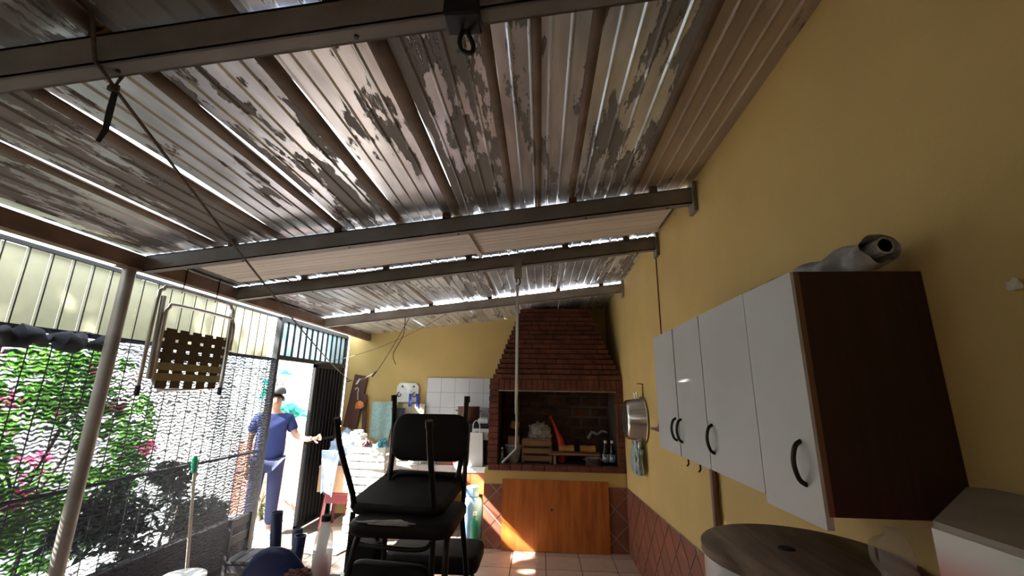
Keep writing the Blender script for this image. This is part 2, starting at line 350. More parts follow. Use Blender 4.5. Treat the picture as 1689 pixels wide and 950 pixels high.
# ================================================================== STRUCTURE
fl = struct('floor', MB().bx(-3.1, 1.1, YF, 6.4, -0.12, -0.006), FGROUT, 'tiled floor of beige square tiles with dark joints')
TS = 0.345
tb = MB().bx(0.004, TS-0.004, 0.004, TS-0.004, -0.006, 0.0)
proto = None
for i in range(-8, 4):
    for j in range(-9, 5):
        x0 = -0.3+i*TS; y0 = 4.65+j*TS
        if x0 < -3.02 or x0 > 0.94 or y0 < 1.4 or y0 > 6.2: continue
        if proto is None: t = proto = MB().add(tb.v, tb.f).build('tile', FTILE, fl, local=True)
        else: t = proto.copy(); COL.objects.link(t)
        t.location = (x0, y0, random.uniform(-0.001, 0.001))
struct('wall_right', MB().bx(XR, XR+0.15, YF, YB+0.15, 0, 2.99), YEL, 'yellow painted plaster wall on the right')
poly = [(-2.9, 0), (XR, 0), (XR, roofz(XR)-0.01), (-2.62, roofz(-2.62)-0.02), (-2.9, 2.50)]
struct('wall_back', MB().prism(poly, 1, YB, YB+0.15), YEL, 'yellow painted plaster wall at the back')
struct('wall_left_added', MB().bx(-3.1, -2.93, YF-0.15, 1.58, 0, 2.38), YEL, 'unseen yellow wall added before the fence to darken the near end')  # out of view, added to cut side light on the near right wall
struct('wall_front_added', MB().prism(poly, 1, YF-0.15, YF), YEL, 'unseen yellow wall added behind the viewer to keep the near end dark')  # out of view, added to close the room so its near end stays dark

# --- roof: ribbed sheets on beams, each sheet its own part
ceil = bpy.data.objects.new('ceiling', None); COL.objects.link(ceil); prop(ceil, 'sloping roof of ribbed metal sheets with peeling paint', kind='structure')
SE = [-2.70, -2.15, -1.72, -1.31, -0.92, -0.54, -0.185, 0.19, 0.58, 0.97]
def sheet(x0, x1, y0, y1, m, gap=0.0, lift=0.0, ph=0.0, ny=14):
    """one roof sheet: flat pans, narrow raised ribs, its left edge bowed up from the seam by gap"""
    prof = []; n = 5; wd = x1-x0; pw = wd/n
    for k in range(n):
        a = x0+k*pw
        prof += [(a, 0), (a+pw-0.018, 0), (a+pw-0.011, -0.008), (a+pw-0.006, -0.008)]
    prof.append((x1, 0))
    mb = MB(); vs = []; fs = []; m_ = len(prof)
    for i in range(ny+1):
        t = i/ny; y = y0+(y1-y0)*t
        g = gap*max(0, math.sin(PI*min(1, max(0, (t-ph)/(0.97-ph)))))**0.7
        for (x, dz) in prof:
            u = (x-x0)/wd; xx = x+g*(1-u)**3
            vs.append((xx, y, roofz(xx)+dz+lift+0.004*math.sin(y*3+x0*9)))
    for i in range(ny):
        for k in range(m_-1): fs.append((i*m_+k, i*m_+k+1, (i+1)*m_+k+1, (i+1)*m_+k))
    mb.add(vs, fs)
    o = mb.build('roof_sheet', m, ceil, fixn=False)
    sm = o.modifiers.new('thickness', 'SOLIDIFY'); sm.thickness = 0.0012; sm.offset = 1
    return o
pick = [1, 0, 2, 1, 2, 1, 2, 1, 3]
pick0 = [0, 0, 1, 0, 1, 1, 0, 0, 3]
gaps = [0.03, 0.035, 0.036, 0.034, 0.030, 0.024, 0.004, 0.0, 0.0]
def seam(x, y0, y1, r=0.026):
    mb = MB(); vs = []; fs = []; ny = 8; na = 8
    for i in range(ny+1):
        y = y0+(y1-y0)*i/ny
        for k in range(na+1):
            a = PI*k/na; vs.append((x+r*1.15*math.cos(a), y, roofz(x)-0.002-r*0.75*math.sin(a)))
    for i in range(ny):
        for k in range(na): fs.append((i*(na+1)+k, i*(na+1)+k+1, (i+1)*(na+1)+k+1, (i+1)*(na+1)+k))
    mb.add(vs, fs); o = mb.build('seam_cap', SEAM, ceil, smooth=True, fixn=False)
    sm = o.modifiers.new('thickness', 'SOLIDIFY'); sm.thickness = 0.002
for k in range(9):
    a, b = SE[k]+0.012, SE[k+1]
    a0 = a-0.03
    sheet(a, b, 0.98, 2.57, ROOFS[pick[k]], gaps[k], 0.0, 0.05)
    sheet(a0, b, YF, 1.03, ROOFS[pick0[k]], 0.0, 0.012)
    sheet(a0, b, 2.56, 3.37, ROOFS[0], 0.0, -0.012)
    sheet(a0, b, 3.37, 4.865, ROOFS[[1, 2, 1, 2, 1, 2, 2, 2, 1][k]], 0.0, -0.022)
    sheet(a0, b, 4.862, YB+0.1, ROOFS[2], 0.0, -0.045)
    if k > 0:
        r = 0.03 if k < 6 else 0.018
        for (y0, y1) in ((YF, 1.0), (1.04, 2.58), (3.42, 4.85), (4.9, YB)): seam(SE[k], y0, y1, r)
seam(-0.015, 1.04, 2.58, 0.015); seam(-0.015, YF, 1.0, 0.015)
# boards laid across between the second and third beam
for x0, x1 in ((-2.45, -0.52), (-0.51, 0.90)):
    mb = MB()
    vs = []; fs = []; nb = 10
    for i in range(nb*4+1):
        y = 2.585+(3.20-2.585)*i/(nb*4); dz = 0.004 if i % 4 == 0 else 0
        for x in (x0, x1): vs.append((x, y, roofz(x)-0.052+dz))
    for i in range(nb*4): fs.append((2*i, 2*i+1, 2*i+3, 2*i+2))
    o = mb.add(vs, fs).build('ceiling_board', BOARD, ceil, fixn=False)
    sm = o.modifiers.new('thickness', 'SOLIDIFY'); sm.thickness = 0.012; sm.offset = 1
# narrow cross strips under the board joint
sk = MB()
sk.box((-0.5, 2.90, roofz(-0.5)-0.068), (0.028, 0.66, 0.014), (0, -0.12, -0.05)); sk.build('joint_strip', BOARD, ceil)

# --- roof beams
def beam(y, label, x0=-2.56, x1=0.945, h=0.105, wd=0.055, mt=BEAM, plate=True):
    t = thing('roof_beam', label, 'beam', (0, y, 2.4), group='sloping steel roof beams')
    z = lambda x: roofz(x)-0.155
    vs = []
    mb = MB()
    th = 0.008
    def bar(ya, yb, za, zb):
        mb.add([(x0, ya, z(x0)+za), (x1, ya, z(x1)+za), (x1, yb, z(x1)+za), (x0, yb, z(x0)+za),
                (x0, ya, z(x0)+zb), (x1, ya, z(x1)+zb), (x1, yb, z(x1)+zb), (x0, yb, z(x0)+zb)],
               [(0, 1, 2, 3), (4, 7, 6, 5), (0, 4, 5, 1), (2, 6, 7, 3), (0, 3, 7, 4), (1, 5, 6, 2)])
    bar(y-wd/2, y-wd/2+th, 0, h); bar(y-wd/2, y+wd/2, 0, th); bar(y-wd/2, y+wd/2, h-th, h); bar(y+wd/2-th, y+wd/2, 0, 0.02); bar(y+wd/2-th, y+wd/2, h-0.02, h)
    mb.build('channel', mt, t)
    if plate: MB().bx(0.925, 0.948, y-0.05, y+0.05, z(0.95)-0.06, z(0.95)+h+0.03, 0.004).build('wall_plate', mt, t)
    for x in (-2.0, -1.3, -0.6, 0.2, 0.7):
        mb2 = MB().box((x, y, z(x)+h+0.022), (0.05, 0.03, 0.044)); mb2.build('spacer', SEAM, t)
        mb3 = MB().lathe([(0.007, -0.004), (0.007, 0.0)], (x+0.08, y+0.005, z(x+0.08)), 6); mb3.build('bolt', IRON, t)
    return t
beam(0.955, 'nearest grey roof beam, with black hook clamp and rope tied to it')
beam(2.485, 'roof beam at the near edge of the smooth white ceiling strip')
beam(3.345, 'roof beam carrying the hanging metal rod')
beam(4.845, 'farthest roof beam, just in front of the brick hood', mt=mat('pale_grey_beam_paint', (0.46, 0.42, 0.38), 0.6, 0.1, var=0.25, scale=4))
t = thing('edge_beam', 'long brown beam along the low roof edge above the fence', 'beam', (-2.6, 2.4, 2.4))
MB().bx(-2.64, -2.57, YF, YB-0.005, 2.385, 2.48, 0.004).build('rail', RUST, t)
t2 = thing('support_post', 'grey round steel post holding up the roof edge', 'post', (-2.605, 2.415, 0))
MB().tube([(-2.605, 2.415, 0), (-2.605, 2.415, 2.375)], 0.036, 14).build('pipe', GALV, t2, smooth=True)
MB().bx(-2.65, -2.56, 2.35, 2.48, 2.376, 2.384).build('cap_plate', RUST, t2)

# --- fence on the left
fence = thing('fence', 'black iron bar fence with cream corrugated sheets along its top', 'fence', (XL, 2.0, 0))
rails = [(0.42, 0.03), (1.02, 0.02), (1.97, 0.03), (2.44, 0.025)]
for z, hh in rails: MB().bx(XL-0.012, XL+0.012, 1.6, 4.56, z-hh/2, z+hh/2).build('rail', IRON, fence)
FY = 1.62
y = FY+0.03; bp = None
while y < 4.55:
    if bp is None: bp = o = MB().bx(-0.0025, 0.0025, -0.0025, 0.0025, 0.05, 2.44).build('bar', IRON, fence, local=True)
    else: o = bp.copy(); COL.objects.link(o)
    o.location = (0, y-2.0, 0); y += 0.122
y = FY+0.03; pp = None
while y+0.122 < 4.57:
    if pp is None:
        pp = o = MB().add([(-0.012, 0.0, 0), (-0.009, 0.002, 0), (-0.009, 0.119, 0), (-0.012, 0.1215, 0), (-0.012, 0.0, 0.47), (-0.009, 0.002, 0.47), (-0.009, 0.119, 0.47), (-0.012, 0.1215, 0.47)],
                     [(0, 1, 5, 4), (1, 2, 6, 5), (2, 3, 7, 6)]).build('corrugated_panel', PANEL, fence, local=True, fixn=False)
    else: o = pp.copy(); COL.objects.link(o)
    o.location = (-0.012, y-2.0, 1.965+random.uniform(-0.008, 0.004)); y += 0.122
struct('trim_1', MB().bx(-3.10, -2.97, 1.59, 4.60, -0.02, 0.40), DKWALL, 'low dark masonry kerb under the fence')
# shade net tied on the inner side of the fence
def netf(u, v):
    y = 1.6+2.95*u; z = 0.06+1.93*v
    return Vector((XL+0.035+0.018*math.sin(y*4+z*2)+0.012*noise.noise(Vector((y*2, z*2, 0))), y, z-0.02*abs(math.sin(y*5))*(1 if v > 0.9 else 0)))
solo('shade_net', MB().grid(netf, 90, 30), NET, 'black woven shade net hung over the inside of the fence', 'shade net', smooth=True)
solo('net_roll', MB().tube([(XL+0.07+0.02*math.sin(i*1.7), 1.62+i*0.05, 1.915+0.02*math.sin(i*2.3)) for i in range(21)], [0.045+0.022*math.sin(i*1.3)+0.012*math.sin(i*3.1) for i in range(21)], 9), NETROLL, 'bunched black net roll tied along the top of the shade net', 'net roll', smooth=True)

# --- gate
gt = thing('door_1', 'black iron gate with a glazed transom, half of it standing open', None, (XL, 5.4, 0), kind='structure')
for yy in (4.58, 6.245): MB().bx(XL-0.03, XL+0.03, yy-0.025, yy+0.025, 0, 2.45).build('jamb', IRON, gt)
for z in (2.0, 2.435): MB().bx(XL-0.03, XL+0.03, 4.6, 6.24, z-0.025, z+0.025).build('rail', IRON, gt)
n = 12; st = (6.22-4.605)/n
for k in range(n):
    y0 = 4.605+k*st
    MB().bx(XL-0.012, XL-0.006, y0+0.006, y0+st-0.006, 2.025, 2.41).build('pane', GLASS, gt)
    if k: MB().bx(XL-0.008, XL+0.012, y0-0.008, y0+0.008, 2.02, 2.415).build('bar', IRON, gt)
lf = MB()
lf.bx(XL-0.02, XL+0.02, 5.43, 5.47, 0.02, 1.975); lf.bx(XL-0.02, XL+0.02, 6.18, 6.22, 0.02, 1.975)
lf.bx(XL-0.02, XL+0.02, 5.43, 6.22, 0.02, 0.06); lf.bx(XL-0.02, XL+0.02, 5.43, 6.22, 1.935, 1.975); lf.bx(XL-0.02, XL+0.02, 5.43, 6.22, 1.0, 1.03); lf.bx(XL-0.014, XL-0.010, 5.45, 6.2, 0.04, 1.95)
leaf = lf.build('gate_leaf', IRON, gt)
for k in range(8):
    y0 = 5.47+0.089*(k+0.5)
    MB().bx(XL-0.016, XL+0.016, y0-0.013, y0+0.013, 0.06, 1.94).build('bar', IRON, leaf)
# --- outside
struct('ground', MB().bx(-14, -3.1, -8, 14, -0.15, -0.03), PAVE, 'pale sunlit paving outside the fence')
struct('wall_garden', MB().bx(-7.2, -7.0, -8, 14, -0.03, 2.1), WWALL, 'white garden wall beyond the fence')
o = struct('wall_passage', MB().bx(-7.0, -3.0, 6.15, 6.35, -0.03, 1.95), WWALL, 'white wall with salmon dado seen through the gate')
MB().bx(-4.3, -3.05, 6.138, 6.15, -0.03, 0.92).build('dado', SALMON, o)

def leaves(mb, c, d, n, size, seed, droop=0.3):
    rnd = random.Random(seed)
    for i in range(n):
        while True:
            p = Vector((rnd.uniform(-1, 1), rnd.uniform(-1, 1), rnd.uniform(-1, 1)))
            if p.length < 1: break
        q = Vector((c[0]+p.x*d[0], c[1]+p.y*d[1], c[2]+p.z*d[2]))
        if noise.noise(q*2.2+Vector((seed, 0, 0))) < -0.03: continue
        s_ = size*rnd.uniform(0.6, 1.3); a = Euler((rnd.uniform(-1, 1), rnd.uniform(-1, 1), rnd.uniform(0, 6.28))).to_matrix()
        l = [Vector((0, -1, 0)), Vector((0.45, 0, 0.12)), Vector((0, 1, -droop)), Vector((-0.45, 0, 0.12))]
        mb.add([q+a @ (v*s_) for v in l], [(0, 1, 2), (0, 2, 3)])
    return mb
def bush(name, label, c, d, n, size, seed, nf=0, lm=LEAF, cat='bush', group=None, trunk=0.0, base=None):
    bx_, by_ = base if base else (c[0], c[1])
    t = thing(name, label, cat, (bx_, by_, -0.03), group=group)
    o = leaves(MB(), c, d, n, size, seed).build('foliage', lm, t, fixn=False)
    o['kind'] = 'stuff'
    if nf:
        fm = MB(); rnd = random.Random(seed+5)
        for k in range(nf):
            p = (c[0]+rnd.uniform(-.6, .9)*d[0], c[1]+rnd.uniform(-.9, .9)*d[1], c[2]+rnd.uniform(-.85, .9)*d[2])
            leaves(fm, p, (0.08, 0.12, 0.06), 34, 0.03, seed+k)
        f = fm.build('blossom', FLOWER, t, fixn=False); f['kind'] = 'stuff'
    st = MB(); rnd = random.Random(seed)
    for k in range(4):
        st.tube([(bx_+rnd.uniform(-.06, .06), by_+rnd.uniform(-.06, .06), -0.03), (bx_+rnd.uniform(-.15, .15)*d[0], by_+rnd.uniform(-.3, .3)*d[1], (c[2]-0.3*d[2])*0.6), (c[0]+rnd.uniform(-.5, .5)*d[0], c[1]+rnd.uniform(-.6, .6)*d[1], c[2]+0.5*d[2])], [0.022+trunk, 0.014+trunk*0.7, 0.006], 6)
    st.build('stem', BARK, t)
    return t
bush('flowering_bush', 'green leafy bush with pink blossoms pressing against the shade net', (-3.75, 3.15, 1.12), (0.42, 0.85, 0.90), 5200, 0.052, 3, 20)
bush('flowering_bush', 'small bush with pink blossoms low at the left edge of the net', (-3.55, 2.35, 0.95), (0.30, 0.45, 0.85), 2600, 0.05, 9, 12)
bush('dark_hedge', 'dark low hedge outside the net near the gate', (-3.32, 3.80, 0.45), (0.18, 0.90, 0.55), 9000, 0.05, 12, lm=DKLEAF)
bush('garden_plant', 'small pale plant at the foot of the salmon wall', (-3.75, 5.95, 0.22), (0.16, 0.12, 0.22), 260, 0.05, 15, cat='plant')
bush('broadleaf_plant', 'bluish green broad leaves hanging over the white passage wall', (-3.55, 5.88, 1.62), (0.35, 0.08, 0.36), 60, 0.16, 21, lm=TEALLEAF, cat='plant')
bush('unseen_tree', 'sparse garden tree beyond the white garden wall', (-9.0, 1.6, 7.9), (0.9, 1.5, 0.8), 700, 0.08, 31, cat='tree', trunk=0.04)
bush('unseen_tree', 'unseen leafy tree added beyond the garden wall to block sun', (-9.0, 4.1, 8.3), (1.0, 1.0, 1.1), 5500, 0.11, 51, cat='tree', trunk=0.04)  # out of view, crown added to stop a sun band on the back wall
bush('unseen_tree', 'unseen tall dense tree added to keep sun off the roof', (-7.6, -0.7, 8.2), (2.0, 2.5, 2.0), 14000, 0.13, 41, cat='tree', trunk=0.09)  # out of view, crown added to stop sun stripes through the roof gaps

# --- diagonal terracotta wainscot
def clip(poly, fn):
    out = []
    for i in range(len(poly)):
        a, b = poly[i], poly[(i+1) % len(poly)]; fa, fb = fn(a), fn(b)
        if fa >= 0: out.append(a)
        if (fa >= 0) != (fb >= 0):
            t = fa/(fa-fb); out.append((a[0]+(b[0]-a[0])*t, a[1]+(b[1]-a[1])*t))
    return out
def area(p): return abs(sum(p[i][0]*p[(i+1) % len(p)][1]-p[(i+1) % len(p)][0]*p[i][1] for i in range(len(p))))/2
def diamonds(u0, u1, top, place, parent, D=0.29):
    hd = D/2; g = 0.009
    nu = int((u1-u0)/hd)+3; nz = int(0.9/hd)+2
    for i in range(-1, nu):
        for j in range(0, nz):
            if (i+j) % 2: continue
            cu = u0+i*hd; cz = j*hd; h_ = hd-g
            p = [(cu-h_, cz), (cu, cz-h_), (cu+h_, cz), (cu, cz+h_)]
            for fn in (lambda q: q[0]-u0, lambda q: u1-q[0], lambda q: q[1]-0.004, lambda q: top(q[0])-q[1]):
                if p: p = clip(p, fn)
            if len(p) >= 3 and area(p) > 0.0006: place(p)
wtop = lambda yv: 0.655+(5.15-yv)*0.045
bs = struct('baseboard_right', MB().prism([(1.2, 0), (5.14, 0), (5.14, wtop(5.14)), (1.2, wtop(1.2))], 0, XR-0.008, XR-0.0005), GROUT, 'terracotta diamond tile wainscot along the right wall')
diamonds(1.2, 5.14, lambda u: wtop(u)-0.004, lambda p: MB().prism(p, 0, XR-0.013, XR-0.008).build('tile', TERRA, bs), bs)

# ================================================================== BARBECUE
bbq = thing('brick_barbecue', 'built-in red brick barbecue with stepped brick hood', 'barbecue', (0.15, 5.7, 0))
BX0, BX1, BY = -0.645, 0.945, 5.15
MB().bx(BX0, BX1, BY, YB-0.005, 0.0, 0.80).build('base', YEL, bbq)
gm = MB().bx(BX0, BX1, BY-0.008, BY-0.0005, 0.0, 0.655).build('tile_backing', GROUT, bbq)
diamonds(BX0, BX1, lambda u: 0.652, lambda p: MB().prism(p, 1, BY-0.013, BY-0.008).build('tile', TERRA, bbq), bbq)
MB().bx(-0.6, BX1, BY+0.10, 5.95, 0.80, 0.845).build('hearth_slab', SOOT, bbq)
def brick(x0, x1, y0, y1, z0, z1, m=BRICK, j=0.003, nm='brick'):
    a, b, c = (random.uniform(-j, j) for _ in range(3))
    return MB().bx(x0, x1, y0+a, y1+a, z0, z1, 0.004).build(nm, m, bbq)
for k in range(12):
    x0 = -0.605+k*0.1285; brick(x0+0.004, x0+0.1245, BY-0.025, BY+0.10, 0.802, 0.862, nm='sill_brick')
MB().bx(-0.60, BX1, BY-0.01, BY+0.09, 0.801, 0.855).build('sill_mortar', MORTAR, bbq)
ph = 0.0685; nc = 14
for k in range(nc):
    z0 = 0.864+k*ph; s = 0.012 if k % 2 else 0.0
    brick(-0.615+s*0.4, -0.502, BY-0.004, BY+0.22, z0+0.003, z0+ph-0.005)
    if k < 12: brick(0.872, BX1, BY-0.004, BY+0.22, z0+0.003, z0+ph-0.005)
MB().bx(-0.605, -0.506, BY+0.008, YB-0.01, 0.86, 1.81).build('pillar_mortar', MORTAR, bbq)
MB().bx(0.876, BX1-0.002, BY+0.008, 5.95, 0.86, 1.81).build('pillar_mortar', ASH, bbq)
MB().bx(-0.50, 0.872, BY+0.002, BY+0.05, 1.672, 1.686).build('lintel_bar', GALV, bbq)
for k in range(22):
    x0 = -0.498+k*0.0655; brick(x0+0.003, x0+0.0615, BY-0.006, BY+0.11, 1.69, 1.81, nm='soldier_brick')
MB().bx(-0.50, BX1-0.003, BY+0.006, BY+0.10, 1.69, 1.812).build('lintel_mortar', MORTAR, bbq)
# firebox back wall
MB().bx(-0.50, 0.875, 5.86, 5.95, 0.845, 1.80).build('firebox_back', ASH, bbq)
for r in range(7):
    z0 = 0.86+r*0.128
    x0 = -0.49+(0.115 if r % 2 else 0)-0.23
    while x0 < 0.87:
        a, b = max(x0, -0.495), min(x0+0.195, 0.870)
        if b-a > 0.03: MB().bx(a, b, 5.845+random.uniform(-.004, .004), 5.87, z0, z0+0.098, 0.006).build('firebrick', FIRE, bbq)
        x0 += 0.23
# hood
HC, HP = 15, 0.064
hx0 = lambda k: -0.575+0.0205*k
hx1 = lambda k: 0.940-0.0215*k
hy = lambda k: BY-0.004+0.037*k
zt = 1.814
core = MB()
c = [(hx0(0)+.02, hy(0)+.02, zt), (hx1(0)-.005, hy(0)+.02, zt), (hx1(0)-.005, YB-.006, zt), (hx0(0)+.02, YB-.006, zt),
     (hx0(15)+.012, hy(15)+.02, zt+HC*HP), (hx1(15)-.005, hy(15)+.02, zt+HC*HP), (hx1(15)-.005, YB-.006, zt+HC*HP), (hx0(15)+.012, YB-.006, zt+HC*HP)]
core.add(c, [(0, 1, 2, 3), (4, 7, 6, 5), (0, 4, 5, 1), (1, 5, 6, 2), (2, 6, 7, 3), (3, 7, 4, 0)])
core.build('hood_core', MORTAR, bbq)
for k in range(HC):
    z0 = zt+k*HP; x = hx0(k); off = 0.0 if k % 2 else 0.115; first = True; y0 = hy(k)
    while x < hx1(k)-0.01:
        ln = (0.23-off if first else 0.23)*random.uniform(0.96, 1.04); first = False
        e = min(x+ln, hx1(k))
        if hx1(k)-e < 0.05: e = hx1(k)
        brick(x+0.003, e-0.003, y0, y0+0.10, z0+0.003, z0+HP-0.010)
        x = e
    yy = y0+0.10
    while yy < YB-0.03:
        e = min(yy+0.24, YB-0.008); MB().bx(hx0(k), hx0(k)+0.10, yy+0.004, e, z0+0.003, z0+HP-0.010).build('brick', BRICK, bbq); yy = e

# ================================================================== things at the barbecue
t = thing('wooden_sheet', 'orange wooden panel with a round hole leaning against the barbecue base', 'panel', (0.15, 5.10, 0))
xs = [-0.435, -0.20, -0.02, 0.20, 0.41, 0.60, 0.738]
for a, b in zip(xs, xs[1:]): MB().box(((a+b)/2, 5.112, 0.359), (b-a-0.0012, 0.018, 0.712), (-0.012, 0, 0)).build('board', ORANGEW, t)
MB().lathe([(0.013, -0.001), (0.013, 0.003)], (0.115, 5.1025, 0.415), 12, Matrix.Rotation(PI/2, 3, 'X')).build('knot_hole', KNOT, t)
# things on the hearth (top of slab z = 0.845)
HZ = 0.845
t = thing('bread_board', 'dark board on feet across the hearth with two yellow sponges on it', 'board', (0.42, 5.45, HZ))
MB().bx(0.13, 0.70, 5.36, 5.56, HZ+0.10, HZ+0.125, 0.004).build('top', CRATEW, t)
for x in (0.16, 0.66): MB().bx(x-0.015, x+0.015, 5.37, 5.55, HZ, HZ+0.10).build('foot', CRATEW, t)
for x, l, sd_ in ((0.30, 'left of the two yellow brown sponges on the hearth board', 1), (0.555, 'right of the two yellow brown sponges on the hearth board', 2)):
    mb = MB()
    def f(u, v, x=x):
        a = 2*PI*v; w_ = 0.105*(1 if 0.02 < u < 0.98 else 0.86)
        yy = -w_+2*w_*u; k = 1.0 if 0.05 < u < 0.95 else 0.75
        k *= 0.9+0.12*abs(math.cos(PI*u))
        return Vector((x+yy, 5.44+0.05*k*math.cos(a), HZ+0.127+0.042+0.042*k*math.sin(a)))
    mb.grid(f, 14, 12); mb.f += [tuple(range(12, -1, -1)), tuple(14*13+k for k in range(13))]
    solo('sponge', mb, LOAF, l, 'sponge', 'sponges on the hearth', True)
t = thing('cooking_pot', 'small dull aluminium pot under the right end of the hearth board', 'pot', (0.60, 5.30, HZ))
MB().lathe([(0.075, 0), (0.085, 0.01), (0.088, 0.085), (0.094, 0.09), (0.090, 0.094), (0.082, 0.09), (0.08, 0.02)], (0.60, 5.29, HZ), 20).build('body', CHROME, t, smooth=True)
for s in (-1, 1): MB().tube([(0.60+s*0.085, 5.27, HZ+0.07), (0.60+s*0.115, 5.28, HZ+0.075), (0.60+s*0.115, 5.30, HZ+0.075), (0.60+s*0.085, 5.31, HZ+0.07)], 0.005, 6).build('handle', CHROME, t)
for x, l in ((0.745, 'left dark beer bottle with blue and white label'), (0.822, 'right dark beer bottle with blue and white label, by the barbecue pillar')):
    t = thing('beer_bottle', l, 'bottle', (x, 5.30, HZ), group='dark bottles on the hearth')
    MB().lathe([(0.033, 0), (0.036, 0.01), (0.036, 0.15), (0.030, 0.185), (0.015, 0.225), (0.0135, 0.29), (0.016, 0.295), (0.016, 0.30)], (x, 5.30, HZ), 16).build('glass', BOTTLE, t, smooth=True)
    MB().lathe([(0.0365, 0.05), (0.0367, 0.055), (0.0367, 0.13), (0.0365, 0.135)], (x, 5.30, HZ), 16).build('label', LABELB, t, smooth=True)
    MB().lathe([(0.0165, 0.255), (0.0165, 0.285)], (x, 5.30, HZ), 12).build('neck_label', WHITEP, t, smooth=True)
t = thing('fire_bellows', 'bright red plastic blower leaning on the hearth', 'blower', (0.20, 5.55, HZ))
MB().tube([(0.12, 5.62, 1.36), (0.15, 5.60, 1.30), (0.19, 5.57, 1.20), (0.235, 5.54, 1.10), (0.25, 5.53, 1.02), (0.25, 5.53, HZ+0.002)], [0.016, 0.014, 0.024, 0.042, 0.045, 0.04], 12, 0).build('body', BREDP, t, smooth=True)
MB().tube([(0.12, 5.62, 1.36), (0.112, 5.625, 1.375)], 0.022, 10).build('nozzle', BREDP, t)
t = thing('fruit_crate', 'tan wooden crate on the hearth with a grey bag on it', 'crate', (-0.03, 5.55, HZ))
for x in (-0.22, 0.11):
    for y in (5.45, 5.68): MB().bx(x-0.012, x+0.012, y-0.012, y+0.012, HZ, HZ+0.27).build('post', CRATEW, t)
for z in (0.02, 0.105, 0.19):
    MB().bx(-0.235, 0.125, 5.43, 5.438, HZ+z, HZ+z+0.06).build('slat', CRATEW, t); MB().bx(-0.235, 0.125, 5.692, 5.70, HZ+z, HZ+z+0.06).build('slat', CRATEW, t)
    MB().bx(0.122, 0.13, 5.44, 5.69, HZ+z, HZ+z+0.06).build('slat', CRATEW, t)
MB().bx(-0.23, 0.12, 5.44, 5.69, HZ+0.255, HZ+0.268).build('lid', CRATEW, t)
solo('plastic_bag', MB().heap((-0.02, 5.55, HZ+0.268), (0.27, 0.22, 0.24), 4, 0.22, 3.5), FILM, 'crumpled grey plastic bag sitting on the hearth crate', 'bag', None, True)
solo('plastic_bag', MB().tube([(0.80, 5.5, 1.20), (0.74, 5.48, 1.22), (0.68, 5.5, 1.18), (0.62, 5.52, 1.2), (0.57, 5.5, 1.13)], [0.012, 0.03, 0.035, 0.03, 0.02], 9, 3), FILM, 'thin grey plastic wrap hung behind the bottles on the hearth', 'wrap', None, True)
solo('poker_stick', MB().tube([(-0.27, 5.60, HZ), (-0.30, 5.81, 1.58)], 0.016, 8), STICK, 'wooden stick leaning at the back of the hearth left of the crate', 'stick')
solo('wooden_block', MB().bx(-0.40, -0.27, 5.38, 5.50, HZ+0.20, HZ+0.30, 0.006), CRATEW, 'tan wooden block on the bowl at the left of the hearth', 'block')
t = thing('plastic_bowl', 'grey plastic bowl at the left of the hearth holding up a wooden block', 'bowl', (-0.335, 5.42, HZ))
MB().lathe([(0.05, 0), (0.07, 0.03), (0.10, 0.19), (0.105, 0.20), (0.095, 0.198), (0.065, 0.04)], (-0.335, 5.43, HZ), 18).build('body', FILM, t, smooth=True)
MB().lathe([(0.102, 0.194), (0.108, 0.2), (0.102, 0.2)], (-0.335, 5.43, HZ), 18).build('rim', WHITEP, t)
solo('brush_head', MB().box((-0.33, 5.50, 1.27), (0.10, 0.05, 0.085), (0.2, 0.3, 0.3), 0.006), LOAF, 'tan scrub brush hanging at the left inside of the barbecue', 'brush')
t = thing('small_bottle', 'small clear bottle in the left corner of the hearth', 'bottle', (-0.455, 5.25, HZ))
MB().lathe([(0.022, 0), (0.024, 0.01), (0.024, 0.12), (0.009, 0.15), (0.009, 0.17)], (-0.455, 5.24, HZ), 12).build('body', CLEAR, t, smooth=True)
MB().lathe([(0.012, 0.17), (0.012, 0.19)], (-0.455, 5.24, HZ), 10).build('cap', WHITEP, t)

# hanging rod from the third beam
t = thing('hanging_rod', 'thin bent metal rod hanging by a hook from the roof beam', 'rod', (-0.185, 3.31, 1.15))
MB().tube([(-0.185, 3.305, 2.50), (-0.182, 3.305, 1.262), (-0.185, 3.305, 1.25), (-0.285, 3.302, 1.155)], 0.0085, 8).build('rod', CHROME, t)
MB().tube([(-0.195, 3.305, 2.50), (-0.192, 3.305, 1.50)], 0.006, 6).build('sleeve', CHROME, t)
MB().tube([(-0.185, 3.305, 2.49), (-0.17, 3.305, 2.51), (-0.17, 3.305, 2.54), (-0.186, 3.305, 2.56), (-0.20, 3.305, 2.54), (-0.196, 3.305, 2.52)], 0.006, 6, 3).build('hook', IRON, t)
MB().bx(-0.215, -0.155, 3.30, 3.316, 2.55, 2.72).build('clamp', GALV, t)

